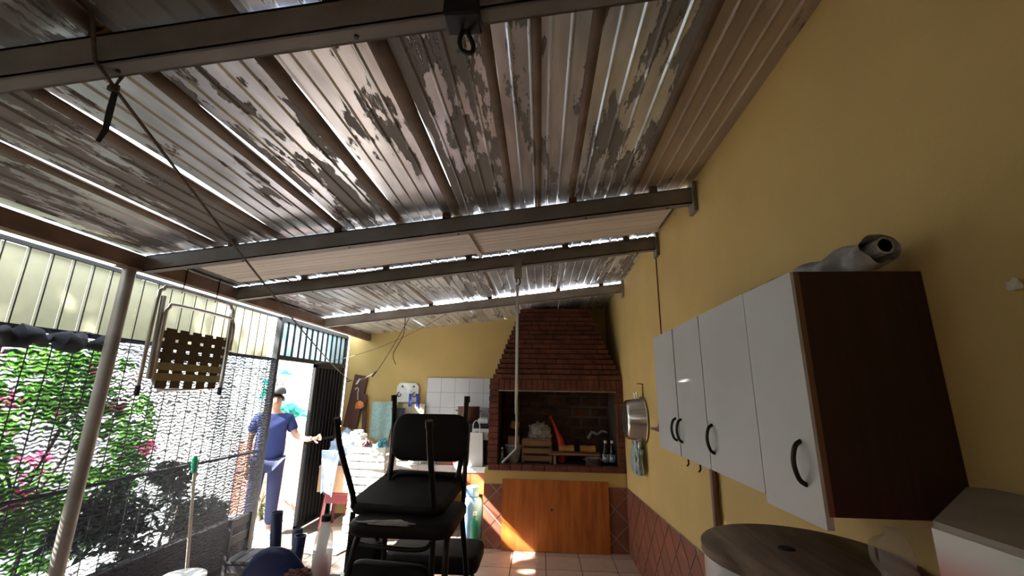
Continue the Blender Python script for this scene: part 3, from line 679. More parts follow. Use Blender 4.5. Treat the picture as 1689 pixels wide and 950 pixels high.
# ================================================================== back counter and what stands there
ct = thing('counter', 'low built-in counter with white tile edge and orange tiled front', 'counter', (-1.3, 5.9, 0))
MB().bx(-1.98, -0.655, 5.62, YB-0.006, 0.715, 0.745).build('slab', GROUT, ct)
for k in range(6):
    x0 = -1.98+k*0.221
    MB().bx(x0+0.003, x0+0.218, 5.612, YB-0.01, 0.745, 0.752).build('tile', WTILE, ct); MB().bx(x0+0.003, x0+0.218, 5.608, 5.62, 0.685, 0.752).build('edge_tile', WTILE, ct)
    MB().bx(x0+0.003, x0+0.218, 5.615, 5.63, 0.44, 0.68).build('front_tile', mat('orange_front_tile', (0.50, 0.15, 0.05), 0.4, var=0.2), ct)
for x in (-1.98, -1.30, -0.72): MB().bx(x, x+0.06, 5.63, YB-0.006, 0, 0.715).build('support', YEL, ct)
CZ = 0.752
bsx = struct('trim_2', MB().bx(-1.665, -0.62, YB-0.012, YB-0.001, 1.0, 1.855), WGROUT, 'white tiled splashback on the back wall')
for i in range(5):
    for j in range(4):
        x0 = -1.66+i*0.2075; z0 = 1.645-j*0.2075
        MB().bx(x0+0.002, x0+0.2055, YB-0.018, YB-0.012, z0+0.002, z0+0.2055, 0.002).build('tile', WTILE, bsx)
t = thing('stove', 'small dark stove at the right end of the counter with white front panel', 'stove', (-0.84, 5.95, CZ))
MB().bx(-1.02, -0.66, 5.80, 6.2, CZ, CZ+0.50, 0.008).build('body', IRON, t)
MB().bx(-0.90, -0.68, 5.788, 5.80, CZ+0.30, CZ+0.44).build('panel', WHITEP, t)
MB().lathe([(0.035, 0), (0.03, 0.02)], (-0.83, 5.788, CZ+0.37), 14, Matrix.Rotation(PI/2, 3, 'X')).build('knob', IRON, t)
t = thing('dark_pot', 'dark red brown casserole with side handles on top of the stove', 'pot', (-1.03, 6.0, CZ+0.5))
MB().lathe([(0.14, 0), (0.15, 0.01), (0.15, 0.20), (0.155, 0.21), (0.145, 0.21)], (-0.99, 6.0, CZ+0.5), 22).build('body', BROWNB, t, smooth=True)
for s in (-1, 1): MB().tube([(-0.99+s*0.148, 5.97, CZ+0.65), (-0.99+s*0.178, 5.98, CZ+0.66), (-0.99+s*0.178, 6.02, CZ+0.66), (-0.99+s*0.148, 6.03, CZ+0.65)], 0.006, 6).build('handle', IRON, t)
t = thing('egg_carton', 'small white carton beside the dark pot on the stove', 'carton', (-0.76, 5.9, CZ+0.5))
MB().bx(-0.84, -0.70, 5.84, 5.96, CZ+0.501, CZ+0.56, 0.012).build('base', WHITEP, t)
for k in range(3): MB().lathe([(0.02, 0), (0.012, 0.02)], (-0.81+0.04*k, 5.90, CZ+0.56), 10).build('cup', WHITEP, t)
t = thing('paper_bag', 'white paper bag with a loop handle standing on the counter', 'bag', (-0.82, 5.68, CZ))
MB().prism([(-0.915, CZ), (-0.735, CZ), (-0.745, CZ+0.40), (-0.905, CZ+0.40)], 1, 5.66, 5.76).build('body', WHITEP, t)
MB().tube([(-0.87, 5.66, CZ+0.38), (-0.868, 5.65, CZ+0.50), (-0.84, 5.65, CZ+0.545), (-0.805, 5.65, CZ+0.54), (-0.785, 5.65, CZ+0.50), (-0.783, 5.66, CZ+0.38)], 0.006, 6, 3).build('handle', WHITEP, t)
t = thing('cardboard_box', 'small cardboard box with white rim on the counter', 'box', (-1.22, 5.75, CZ))
MB().bx(-1.32, -1.14, 5.68, 5.85, CZ, CZ+0.22).build('body', CARD, t); MB().bx(-1.325, -1.135, 5.675, 5.855, CZ+0.19, CZ+0.25).build('lid', WHITEP, t)
t = thing('drink_can', 'red and white paper cup on the counter', 'cup', (-1.07, 5.68, CZ))
MB().lathe([(0.05, 0), (0.065, 0.19), (0.068, 0.20), (0.06, 0.2)], (-1.07, 5.69, CZ), 16).build('body', mat('red_white_print', (0.75, 0.72, 0.70), 0.5, col2=(0.55, 0.04, 0.06), scale=12, contrast=(0.47, 0.5)), t, smooth=True)
MB().lathe([(0.066, 0.17), (0.071, 0.205), (0.066, 0.205)], (-1.07, 5.69, CZ), 16).build('rim', WHITEP, t)
solo('jar', MB().lathe([(0.05, 0), (0.055, 0.01), (0.055, 0.17), (0.045, 0.20), (0.045, 0.22)], (-0.97, 5.71, CZ), 16), IRON, 'dark jar beside the red and white cup', 'jar', smooth=True)
solo('white_towel', MB().heap((-1.53, 5.85, CZ), (0.46, 0.34, 0.44), 5, 0.22, 2.6), WHITEC, 'white towel heaped in the sun on the counter', 'towel', None, True)
solo('beige_sack', MB().heap((-1.93, 5.95, CZ), (0.22, 0.30, 0.50), 8, 0.18, 2.2), BEIGEC, 'beige cloth sack beside the white towel', 'sack', None, True)
# gas bottle and bottles on the floor
t = thing('gas_bottle', 'blue gas bottle standing by the barbecue', 'gas bottle', (-0.82, 5.48, 0))
MB().lathe([(0.10, 0), (0.12, 0.01), (0.125, 0.06), (0.125, 0.36), (0.11, 0.42), (0.06, 0.46), (0.03, 0.47)], (-0.82, 5.46, 0), 22).build('body', BLUEG, t, smooth=True)
MB().lathe([(0.02, 0.47), (0.02, 0.53), (0.03, 0.53), (0.03, 0.55)], (-0.82, 5.46, 0), 12).build('valve', CHROME, t)
MB().lathe([(0.075, 0.46), (0.08, 0.46), (0.08, 0.56), (0.075, 0.56)], (-0.82, 5.46, 0), 18).build('collar', BLUEG, t)
t = thing('green_bottle', 'green detergent bottle with white cap on the floor by the barbecue', 'bottle', (-0.745, 5.22, 0))
MB().lathe([(0.045, 0), (0.05, 0.01), (0.05, 0.24), (0.03, 0.28), (0.018, 0.29), (0.018, 0.31)], (-0.745, 5.2, 0), 16).build('body', GREENL, t, smooth=True)
MB().lathe([(0.022, 0.31), (0.022, 0.345), (0.012, 0.35)], (-0.745, 5.2, 0), 12).build('cap', WHITEP, t)
for x, l in ((-1.50, 'left small bright blue bottle on the sunlit floor'), (-1.38, 'right small bright blue bottle on the sunlit floor')):
    t = thing('blue_bottle', l, 'bottle', (x, 5.45, 0), group='blue bottles on the floor')
    MB().lathe([(0.04, 0), (0.042, 0.01), (0.042, 0.17), (0.02, 0.21), (0.016, 0.24)], (x, 5.45, 0), 14).build('body', mat('bright_blue_plastic', (0.03, 0.14, 0.65), 0.35), t, smooth=True)
    MB().lathe([(0.019, 0.24), (0.019, 0.27)], (x, 5.45, 0), 10).build('cap', WHITEP, t)
# white crates
cr = None
for k in range(4):
    if cr is None:
        cr = t = thing('slatted_crate', '', 'crate', (0, 0, 0), group='white slatted crates')
        for x in (-0.22, 0.22):
            for y in (-0.14, 0.14): MB().bx(x-0.015, x+0.015, y-0.015, y+0.015, 0, 0.25).build('corner_post', WHITEW, t)
        for z in (0.01, 0.095, 0.18):
            for y in (-0.16, 0.16): MB().bx(-0.24, 0.24, y-0.005, y+0.005, z, z+0.06).build('slat', WHITEW, t)
            for x in (-0.24, 0.24): MB().bx(x-0.005, x+0.005, -0.155, 0.155, z, z+0.06).build('slat', WHITEW, t)
        for y in (-0.10, 0, 0.10): MB().bx(-0.235, 0.235, y-0.04, y+0.04, 0.0, 0.008).build('base_slat', WHITEW, t)
    else: t = copy_tree(cr)
    t.location = (-2.02+0.03*math.sin(k*2), 5.34+0.02*math.cos(k), 0.255*k); t.rotation_euler = (0, 0, 0.12*math.sin(k*1.7))
    t['label'] = ['bottom white slatted crate of the stack left of the counter', 'second white slatted crate from the floor in the stack', 'third white slatted crate from the floor in the stack', 'topmost white slatted crate of the stack, with cloths in it'][k]
solo('rag', MB().heap((-2.13, 5.34, 0.93), (0.15, 0.18, 0.18), 11, 0.3), mat('red_brown_cotton', (0.30, 0.12, 0.12), 0.9, var=0.4, scale=15), 'small reddish cloth in the topmost white crate', 'rag', None, True)
solo('rag', MB().heap((-1.92, 5.34, 0.93), (0.15, 0.18, 0.20), 12, 0.3), mat('turquoise_cotton', (0.15, 0.42, 0.52), 0.9, var=0.4, scale=15), 'small turquoise cloth in the topmost white crate', 'rag', None, True)
# stool, box and clothes in the back left corner
t = thing('plastic_stool', 'dark red plastic stool under the cardboard box', 'stool', (-2.52, 5.68, 0))
MB().bx(-2.69, -2.35, 5.52, 5.84, 0.40, 0.43, 0.01).build('seat', REDP, t)
for sx in (-1, 1):
    for sy in (-1, 1): MB().tube([(-2.52+sx*0.17, 5.68+sy*0.155, 0), (-2.52+sx*0.14, 5.68+sy*0.13, 0.41)], [0.028, 0.022], 4).build('leg', REDP, t)
MB().bx(-2.66, -2.38, 5.53, 5.545, 0.30, 0.40).build('apron', REDP, t)
t = thing('cardboard_box', 'large cardboard box on the red stool under the clothes', 'box', (-2.5, 5.7, 0.43))
MB().bx(-2.76, -2.30, 5.50, 5.95, 0.432, 0.74).build('body', CARD, t)
for s in (-1, 1): MB().box((-2.53+s*0.20, 5.48, 0.72), (0.05, 0.006, 0.02)).build('flap', CARD, t)
solo('clothes_pile', MB().heap((-2.50, 5.72, 0.742), (0.50, 0.46, 0.50), 15, 0.30, 2.4), BLUEC, 'pale blue clothes piled on the cardboard box', 'clothes', None, True)
solo('white_shirt', MB().heap((-2.38, 5.66, 0.98), (0.24, 0.22, 0.22), 17, 0.28, 2.6), WHITEC, 'white cloth on the clothes pile beside the crates', 'clothes', None, True)
def drape(x0, x1, y, z0, z1, amp, fr, taper=0.0, seed=0.0, tilt=0.0):
    def f(u, v):
        x = x0+(x1-x0)*u; xm = (x0+x1)/2; k = 1-taper*(1-v)
        return Vector((xm+(x-xm)*k+tilt*(1-v), y+amp*math.sin(u*fr+seed+v)*(0.4+0.6*(1-v)), z0+(z1-z0)*v+0.03*math.sin(u*5+seed)*(1-v)))
    mb = MB().grid(f, 24, 14); n = len(mb.v); nf = list(mb.f)
    mb.v += [v+Vector((0, 0.012, 0)) for v in mb.v]; mb.f += [tuple(i+n for i in q[::-1]) for q in nf]
    nu, nv = 24, 14; g = lambda i, j: i*(nv+1)+j
    for i in range(nu):
        for j in (0, nv): mb.f.append((g(i, j), g(i+1, j), g(i+1, j)+n, g(i, j)+n))
    for j in range(nv):
        for i in (0, nu): mb.f.append((g(i, j), g(i, j+1), g(i, j+1)+n, g(i, j)+n))
    return mb
solo('pink_cloth', drape(-2.45, -2.22, 5.46, 0.60, 0.86, 0.02, 12, 0.3), PINKC, 'pink cloth hanging over the front of the cardboard box', 'cloth', None, True)
solo('blue_shirt', drape(-2.74, -2.50, 5.46, 0.42, 0.92, 0.02, 10, 0.4), BLUEC, 'pale blue shirt sleeve hanging down over the cardboard box', 'clothes', None, True)
# on the back wall
t = thing('wall_plank', 'dark brown plank hanging tilted on the back wall', 'plank', (-2.70, 6.24, 1.12))
MB().box((-2.70, 6.235, 1.50), (0.20, 0.03, 0.75), (0, 0.14, 0)).build('board', BROWNB, t)
for s in (-0.04, 0.04): MB().tube([(-2.76+s, 6.235, 1.14), (-2.765+s, 6.235, 1.06)], 0.007, 6).build('peg', IRON, t)
solo('brown_strap', MB().prism([(-2.545, 1.0), (-2.50, 1.0), (-2.53, 1.60), (-2.60, 1.60)], 1, 6.20, 6.225), BROWNB, 'dark brown strip hanging beside the tilted plank', 'strip')
t = thing('coat_hanger', 'white wire hanger with orange clip in front of the plank', 'hanger', (-2.62, 6.15, 1.45))
MB().tube([(-2.69, 6.15, 1.66), (-2.675, 6.15, 1.69), (-2.65, 6.15, 1.685), (-2.64, 6.15, 1.655), (-2.645, 6.15, 1.62), (-2.635, 6.15, 1.52)], 0.005, 6, 3).build('hook', WHITEP, t)
MB().heap((-2.60, 6.15, 1.40), (0.13, 0.05, 0.15), 2, 0.35, 3, 2).build('clip', ORANGEP, t)
t = thing('white_hook_board', 'white plastic board with two round holes fixed to the back wall', 'board', (-1.94, 6.24, 1.55))
MB().prism([(-2.10, 1.50), (-1.78, 1.50), (-1.78, 1.72), (-1.82, 1.77), (-2.06, 1.77), (-2.10, 1.72)], 1, 6.235, 6.262).build('plate', WHITEP, t)
for x in (-2.02, -1.85): MB().lathe([(0.014, 0), (0.014, 0.004)], (x, 6.235, 1.72), 10, Matrix.Rotation(PI/2, 3, 'X')).build('hole', IRON, t)
for x in (-2.06, -1.83): MB().tube([(x, 6.23, 1.64), (x-0.025, 6.22, 1.62), (x-0.02, 6.22, 1.58), (x+0.02, 6.22, 1.58), (x+0.025, 6.22, 1.62)], 0.006, 6, 2).build('hook', IRON, t)
solo('teal_quilt', drape(-2.42, -2.05, 6.18, 0.98, 1.50, 0.02, 9, 0.25, 1.0, -0.06), TEALC, 'pale teal quilted cloth hanging on the back wall', 'cloth', None, True)
solo('dark_cloth', drape(-2.12, -1.92, 6.12, 0.98, 1.42, 0.02, 8, 0.5, 2.0), DARKC, 'dark cloth hanging beside the teal quilt', 'cloth', None, True)
t = thing('tote_bag', 'beige tote bag with blue straps hanging under the white hook board', 'bag', (-1.82, 6.18, 1.2))
drape(-1.98, -1.66, 6.20, 1.12, 1.48, 0.015, 8, 0.1, 3.0).build('body', BEIGEC, t, smooth=True)
for x in (-1.88, -1.77): MB().bx(x-0.02, x+0.02, 6.185, 6.192, 1.44, 1.62).build('strap', mat('blue_strap', (0.03, 0.06, 0.35), 0.8), t)

# ================================================================== person at the gate
def skinned(name, pts, edges, rad, m, parent, sub=2, root=0):
    me = bpy.data.meshes.new(name); me.from_pydata(pts, edges, []); o = bpy.data.objects.new(name, me); COL.objects.link(o)
    sk_ = o.modifiers.new('skin', 'SKIN'); sk_.use_smooth_shade = True
    for i, r in enumerate(rad):
        r = r if isinstance(r, tuple) else (r, r); me.skin_vertices[0].data[i].radius = r
    me.skin_vertices[0].data[root].use_root = True
    ss = o.modifiers.new('sub', 'SUBSURF'); ss.levels = sub; ss.render_levels = sub
    bpy.context.view_layer.update()
    dg = bpy.context.evaluated_depsgraph_get(); ev = o.evaluated_get(dg); nm = bpy.data.meshes.new_from_object(ev)
    bpy.data.objects.remove(o); bpy.data.meshes.remove(me)
    nm.name = name; nm.materials.clear(); nm.materials.append(m)
    nm.polygons.foreach_set('use_smooth', [True]*len(nm.polygons))
    r_ = bpy.data.objects.new(name, nm); COL.objects.link(r_); r_.parent = parent
    return r_
pr = thing('person', 'person in navy tee, dark trousers and cap standing in the open gate', 'person', (-3.33, 5.32, -0.03), (0, 0, math.radians(30)))
# local: faces -Y, right hand of the figure at -X
P = [(0, 0, 0.90), (0, 0.0, 1.05), (0, 0.0, 1.22), (0, 0.01, 1.34), (0, 0.0, 1.40), (0, -0.01, 1.45), (0, -0.02, 1.52), (0, -0.02, 1.60),
     (0.17, 0.01, 1.33), (0.27, -0.03, 1.12), (0.40, -0.16, 1.08), (0.46, -0.22, 1.10),
     (-0.17, 0.01, 1.33), (-0.23, 0.02, 1.08), (-0.22, -0.05, 0.85), (-0.21, -0.07, 0.78),
     (0.09, 0, 0.86), (0.10, -0.01, 0.48), (0.11, 0.02, 0.09), (0.11, -0.12, 0.04),
     (-0.09, 0, 0.86), (-0.10, -0.01, 0.48), (-0.12, 0.02, 0.09), (-0.12, -0.12, 0.04)]
Eg = [(0, 1), (1, 2), (2, 3), (3, 4), (4, 5), (5, 6), (6, 7), (3, 8), (8, 9), (9, 10), (10, 11), (3, 12), (12, 13), (13, 14), (14, 15), (0, 16), (16, 17), (17, 18), (18, 19), (0, 20), (20, 21), (21, 22), (22, 23)]
Rd = [(.14, .11), (.145, .115), (.15, .115), (.13, .10), .065, .055, (.078, .09), (.074, .088), .055, .043, .034, .028, .055, .043, .034, .028, .085, .06, .042, .035, .085, .06, .042, .035]
body = skinned('body', P, Eg, Rd, SKIN, pr)
Pt = [(0, 0, 0.76), (0, 0.0, 1.02), (0, 0.0, 1.2), (0, 0.01, 1.32), (0, 0, 1.385), (0.17, 0.01, 1.325), (0.245, -0.01, 1.16), (-0.17, 0.01, 1.325), (-0.222, 0.02, 1.15)]
skinned('tee_shirt', Pt, [(0, 1), (1, 2), (2, 3), (3, 4), (3, 5), (5, 6), (3, 7), (7, 8)], [(.185, .135), (.185, .14), (.178, .135), (.155, .118), (.085, .075), .078, .07, .078, .07], SHIRT, pr)
Pl = [(0, 0, 0.88), (0.095, 0, 0.80), (0.105, -0.01, 0.47), (0.11, 0.02, 0.10), (-0.095, 0, 0.80), (-0.105, -0.01, 0.47), (-0.12, 0.02, 0.10)]
skinned('trousers', Pl, [(0, 1), (1, 2), (2, 3), (0, 4), (4, 5), (5, 6)], [(.16, .125), .105, .082, .066, .105, .082, .066], TROUS, pr)
for x in (0.11, -0.12):
    mb = MB().heap((x, -0.05, 0.0), (0.10, 0.27, 0.10), 1, 0.03, 2, 3); mb.build('shoe', SHOE, pr, smooth=True, local=True)
HZc = 1.565
cp = MB(); cp.lathe([(0.098, 0.0), (0.100, 0.03), (0.088, 0.07), (0.05, 0.095), (0.005, 0.10)], (0, -0.012, HZc+0.058), 18)
cp.prism([(-0.075, -0.08), (-0.06, -0.165), (0, -0.185), (0.06, -0.165), (0.075, -0.08)], 2, HZc+0.075, HZc+0.082)
cp.build('cap', CAPM, pr, smooth=True, local=True)
MB().heap((0, 0.03, HZc-0.03), (0.17, 0.17, 0.12), 3, 0.08, 3, 3).build('hair', HAIR, pr, smooth=True, local=True)
MB().tube([(0, -0.10, HZc+0.01), (0, -0.130, HZc-0.03), (0, -0.10, HZc-0.035)], [0.008, 0.014, 0.01], 7).build('nose', SKIN, pr, smooth=True, local=True)
for s in (-1, 1):
    MB().heap((s*0.03, -0.098, HZc+0.005), (0.022, 0.014, 0.012), 1, 0.0, 1, 2, False).build('eye', EYE, pr, True, True)
    MB().heap((s*0.085, -0.01, HZc-0.035), (0.02, 0.035, 0.06), 1, 0.05, 2, 2, False).build('ear', SKIN, pr, True, True)
MB().bx(-0.022, 0.022, -0.102, -0.094, HZc-0.065, HZc-0.057, 0.002).build('mouth', mat('lips', (0.30, 0.11, 0.09), 0.5), pr, local=True)
def hand(wr, d, nrm, thumb):
    """palm and five fingers curling towards nrm"""
    wr = Vector(wr); d = Vector(d).normalized(); nrm = Vector(nrm).normalized(); sd_ = d.cross(nrm).normalized()*thumb
    pts = [wr, wr+d*0.045, wr+d*0.085]; ed = [(0, 1), (1, 2)]; rd = [(.024, .02), (.034, .016), (.036, .014)]
    for k, ln in enumerate((0.075, 0.085, 0.078, 0.06)):
        b = wr+d*0.088+sd_*(0.03-0.02*k); i = len(pts)
        pts += [b, b+d*ln*0.5+nrm*0.012, b+d*ln*0.75+nrm*0.04]; ed += [(2, i), (i, i+1), (i+1, i+2)]; rd += [.0095, .009, .008]
    i = len(pts); b = wr+d*0.035+sd_*0.032
    pts += [b, b+d*0.03+sd_*0.025+nrm*0.01, b+d*0.06+sd_*0.03+nrm*0.025]; ed += [(1, i), (i, i+1), (i+1, i+2)]; rd += [.012, .011, .009]
    return skinned('hand', pts, ed, rd, SKIN, pr, 1)
hand((0.46, -0.22, 1.10), (0.75, -0.6, 0.15), (-0.5, -0.6, 0), 1)
hand((-0.21, -0.07, 0.79), (0.02, -0.12, -1), (0.6, -0.5, 0), -1)

# ================================================================== right wall: cabinet and things on it
cb = thing('wall_cabinet', 'dark brown wall cabinet with four white doors', 'cabinet', (0.795, 1.75, 1.385))
X0 = 0.655; Y0, Y1, Z0, Z1 = 1.085, 2.46, 1.392, 1.962
MB().bx(X0, 0.948, Y0, Y0+0.018, Z0, Z1).build('side_panel', CABW, cb); MB().bx(X0, 0.948, Y1-0.018, Y1, Z0, Z1).build('side_panel', CABW, cb)
MB().bx(X0, 0.948, Y0+0.018, Y1-0.018, Z0, Z0+0.018).build('bottom_panel', CABW, cb); MB().bx(X0, 0.948, Y0+0.018, Y1-0.018, Z1-0.018, Z1).build('top_panel', CABW, cb)
MB().bx(0.93, 0.948, Y0+0.018, Y1-0.018, Z0+0.018, Z1-0.018).build('back_panel', CABW, cb)
MB().bx(X0-0.012, X0, Y0, Y0+0.016, Z0, Z1).build('edge_strip', EDGEW, cb)
for y in (1.345, 1.745, 2.095): MB().bx(X0, X0+0.03, y-0.009, y+0.009, Z0+0.018, Z1-0.018).build('divider', EDGEW, cb)
dy = [(1.088, 1.338, 1), (1.352, 1.742, -1), (1.75, 2.088, -1), (2.102, 2.455, 1)]
for k, (a, b, hs) in enumerate(dy):
    z0 = Z0-0.008-(0.02 if k == 0 else 0); z1 = Z1+0.004-(0.004 if k == 0 else 0)
    xo = 0.016 if k == 0 else 0.0
    d = MB()
    # nearest door stands slightly proud at its hinge-free side
    d.add([(X0-0.004, a, z0), (X0-0.004-xo*0.3, b, z0), (X0-0.020-xo*0.3, b, z0), (X0-0.020, a, z0), (X0-0.004, a, z1), (X0-0.004-xo*0.3, b, z1), (X0-0.020-xo*0.3, b, z1), (X0-0.020, a, z1)],
          [(0, 1, 2, 3), (4, 7, 6, 5), (0, 4, 5, 1), (1, 5, 6, 2), (2, 6, 7, 3), (3, 7, 4, 0)])
    o = d.build('door', DOORW, cb)
    if k == 0: hyy = a+0.055
    elif k == 1: hyy = b-0.045
    elif k == 2: hyy = b-0.03
    else: hyy = a+0.035
    xh = X0-0.02
    MB().tube([(xh, hyy, Z0+0.055), (xh-0.016, hyy, Z0+0.068), (xh-0.024, hyy, Z0+0.105), (xh-0.016, hyy, Z0+0.142), (xh, hyy, Z0+0.155)], [0.006, 0.006], 8, 4).build('handle', BRONZE, o, smooth=True)
for y in (1.98, 2.13): MB().tube([(X0+0.02, y, Z0), (X0+0.02, y, Z0-0.045), (X0+0.012, y, Z0-0.055)], 0.004, 6).build('hook', IRON, cb)
t = thing('plastic_roll', 'roll of paper wrapped in grey plastic lying on the wall cabinet', 'roll', (0.8, 1.2, Z1))
def rollf(u, v):
    a = 2*PI*v; y = 1.06+0.40*u
    r = (0.042+0.012*noise.noise(Vector((math.cos(a)*1.6, math.sin(a)*1.6, y*9)))+0.008*math.sin(y*60+2*math.sin(a)))*(1-0.45*u)
    return Vector((0.845-0.11*u+r*math.cos(a), y, Z1+0.049-0.02*u+r*0.92*math.sin(a)))
MB().grid(rollf, 40, 24).build('film', FILM, t, smooth=True)
MB().lathe([(0.017, 0), (0.022, 0), (0.022, 0.10), (0.017, 0.10), (0.017, 0.0)], (0.845, 1.045, Z1+0.055), 14, Matrix.Rotation(-PI/2, 3, 'X')).build('core_tube', FILM, t)
solo('white_hook', MB().heap((0.944, 0.885, 1.865), (0.012, 0.03, 0.03), 6, 0.5, 3, 2), FLAKE, 'small pale plaster chip stuck on the yellow wall near the right edge', 'chip')
t = thing('wall_cable', 'thin dark cable running down the yellow wall above the cabinet', 'cable', (0.945, 3.40, 1.9))
MB().tube([(0.944, 3.40, 2.80), (0.944, 3.40, 1.45)], 0.005, 6).build('cable', EDGEW, t)
solo('wooden_stick', MB().tube([(0.92, 2.56, 0.0), (0.93, 2.53, 1.39)], 0.02, 8), STICK, 'brown wooden stick upright against the wall below the cabinet', 'stick')
t = thing('wall_shelf', 'tiny wooden shelf with a small figurine on the yellow wall', 'shelf', (0.90, 3.45, 1.39))
MB().bx(0.86, 0.948, 3.33, 3.58, 1.39, 1.405).build('board', STICK, t)
MB().bx(0.93, 0.948, 3.43, 3.48, 1.34, 1.39).build('bracket', STICK, t)
solo('figurine', MB().lathe([(0.016, 0), (0.018, 0.02), (0.010, 0.045), (0.014, 0.06), (0.008, 0.075), (0.002, 0.08)], (0.90, 3.44, 1.405), 10), BRONZE, 'small dark figurine on the tiny wall shelf', 'figurine', smooth=True)
# hanging pan
t = thing('hanging_pan', 'large aluminium pan with side handles hanging on the yellow wall', 'pan', (0.87, 4.15, 1.2))
Mx = Matrix.Rotation(-PI/2, 3, 'Y')
MB().lathe([(0.20, 0.0), (0.197, 0.006), (0.172, 0.145), (0.155, 0.163), (0.10, 0.165), (0.002, 0.165)], (0.938, 4.17, 1.43), 36, Mx).build('body', ALU, t, smooth=True)
MB().lathe([(0.20, -0.004), (0.209, 0.0), (0.209, 0.008), (0.20, 0.01)], (0.938, 4.17, 1.43), 36, Mx).build('rim', ALU, t)
for s in (-1, 1): MB().tube([(0.89, 4.13, 1.43+s*0.185), (0.885, 4.13, 1.43+s*0.245), (0.885, 4.21, 1.43+s*0.245), (0.89, 4.21, 1.43+s*0.185)], 0.009, 8, 0).build('handle', ALU, t)
MB().tube([(0.945, 4.10, 1.75), (0.90, 4.10, 1.755), (0.895, 4.15, 1.752)], 0.004, 6).build('nail', IRON, t)
MB().tube([(0.938, 4.10, 1.75), (0.938, 4.12, 1.62)], 0.004, 6).build('hanger', IRON, t)
solo('plastic_bag', MB().heap((0.89, 4.28, 0.95), (0.09, 0.34, 0.40), 9, 0.3, 3.0), GREENF, 'pale green plastic bag hanging below the aluminium pan', 'bag', None, True)

# wooden-lidded drum
t = thing('drum', 'white plastic-wrapped drum with a round wooden lid under the cabinet', 'drum', (0.695, 1.335, 0))
MB().lathe([(0.20, 0), (0.21, 0.01), (0.22, 0.3), (0.218, 0.8), (0.215, 1.19)], (0.695, 1.335, 0), 32).build('barrel', DRUM, t, smooth=True)
def skirt(u, v):
    a = 2*PI*u; r = 0.236+(0.014*noise.noise(Vector((math.cos(a)*3, math.sin(a)*3, v*2)))+0.012*math.sin(a*13+v*3))*(1-v)
    return Vector((0.695+r*math.cos(a), 1.335+r*math.sin(a), 0.90+0.325*v))
MB().grid(skirt, 96, 10).build('plastic_wrap', PLWHITE, t, smooth=True)
lid = MB().lathe([(0.236, 1.222), (0.243, 1.226), (0.243, 1.246), (0.238, 1.25), (0.002, 1.251)], (0.695, 1.335, 0), 48).build('lid', LIDW, t, smooth=True)
MB().lathe([(0.022, 1.2512), (0.018, 1.254), (0.012, 1.2545)], (0.665, 1.335, 0), 12).build('plug', SOOT, lid)
# package at the right edge on a cupboard
t = thing('cupboard', 'plain brown cupboard below the printed package', 'cupboard', (0.77, 0.5, 0))
MB().bx(0.62, 0.945, 0.05, 0.98, 0.0, 1.10, 0.004).build('carcass', CABW, t)
for a, b in ((0.06, 0.51), (0.52, 0.97)):
    o = MB().bx(0.605, 0.62, a, b, 0.05, 1.08).build('door', EDGEW, t); MB().tube([(0.605, b-0.05, 0.6), (0.585, b-0.05, 0.62), (0.585, b-0.05, 0.72), (0.605, b-0.05, 0.74)], 0.005, 6).build('handle', BRONZE, o)
t = thing('wrapped_package', 'big white and red package wrapped in plastic at the right edge', 'package', (0.76, 0.7, 1.1))
fp = [(0.592, 0.30), (0.59, 0.752), (0.90, 1.04), (0.94, 1.03), (0.94, 0.30)]
MB().prism(fp, 2, 1.102, 1.462).build('wrapping', REDPRINT, t)
MB().prism([(x*0.985+0.012, y*0.985+0.01) for x, y in fp], 2, 1.462, 1.472).build('top_sheet', mat('dusty_film', (0.34, 0.30, 0.26), 0.6, var=0.3, scale=5, bump=0.6, bscale=25), t)
t = thing('clear_jug', 'empty clear plastic jug on the drum lid', 'jug', (0.80, 1.13, 1.25))
MB().lathe([(0.03, 0), (0.034, 0.01), (0.032, 0.07), (0.02, 0.10), (0.015, 0.11)], (0.80, 1.13, 1.252), 16).build('body', CLEAR, t, smooth=True)
MB().tube([(0.77, 1.13, 1.27), (0.747, 1.125, 1.30), (0.749, 1.125, 1.335), (0.78, 1.13, 1.345)], 0.006, 8, 3).build('handle', CLEAR, t, smooth=True)

# ================================================================== ropes, hooks, lawn chair
def sag(a, b, s, n=14):
    a = Vector(a); b = Vector(b); return [a.lerp(b, i/n)-Vector((0, 0, s*4*(i/n)*(1-i/n))) for i in range(n+1)]
t = thing('clothes_line', 'grey rope slung from the nearest roof beam to the back corner', 'rope', (-1.9, 3.5, 2.0))
MB().tube(sag((-1.25, 0.99, 2.50), (-2.80, 6.15, 1.80), 0.06), 0.0055, 6).build('rope', ROPE, t)
MB().tube([(-1.275, 0.90, 2.68), (-1.25, 0.92, 2.54), (-1.25, 0.985, 2.505), (-1.235, 0.99, 2.56), (-1.24, 0.99, 2.65)], 0.006, 6).build('loop', ROPE, t)
MB().heap((-1.25, 0.985, 2.49), (0.03, 0.03, 0.03), 3, 0.4, 3, 2).build('knot', ROPE, t)
solo('dark_hook', MB().tube([(-1.25, 0.99, 2.50), (-1.262, 1.0, 2.43), (-1.272, 1.01, 2.38), (-1.292, 1.015, 2.345)], [0.008, 0.009, 0.008, 0.006], 6), IRON, 'dark hook hanging from the rope knot on the nearest beam', 'hook')
t = thing('clothes_line', 'thin line strung across in front of the back wall with pegs on it', 'line', (-2.2, 5.5, 1.8))
MB().tube(sag((-2.85, 6.15, 1.82), (-1.95, 5.05, 1.90), 0.07)+sag((-1.95, 5.05, 1.90), (-1.52, 4.85, 2.56), 0.02), 0.004, 6).build('line', ROPE, t)
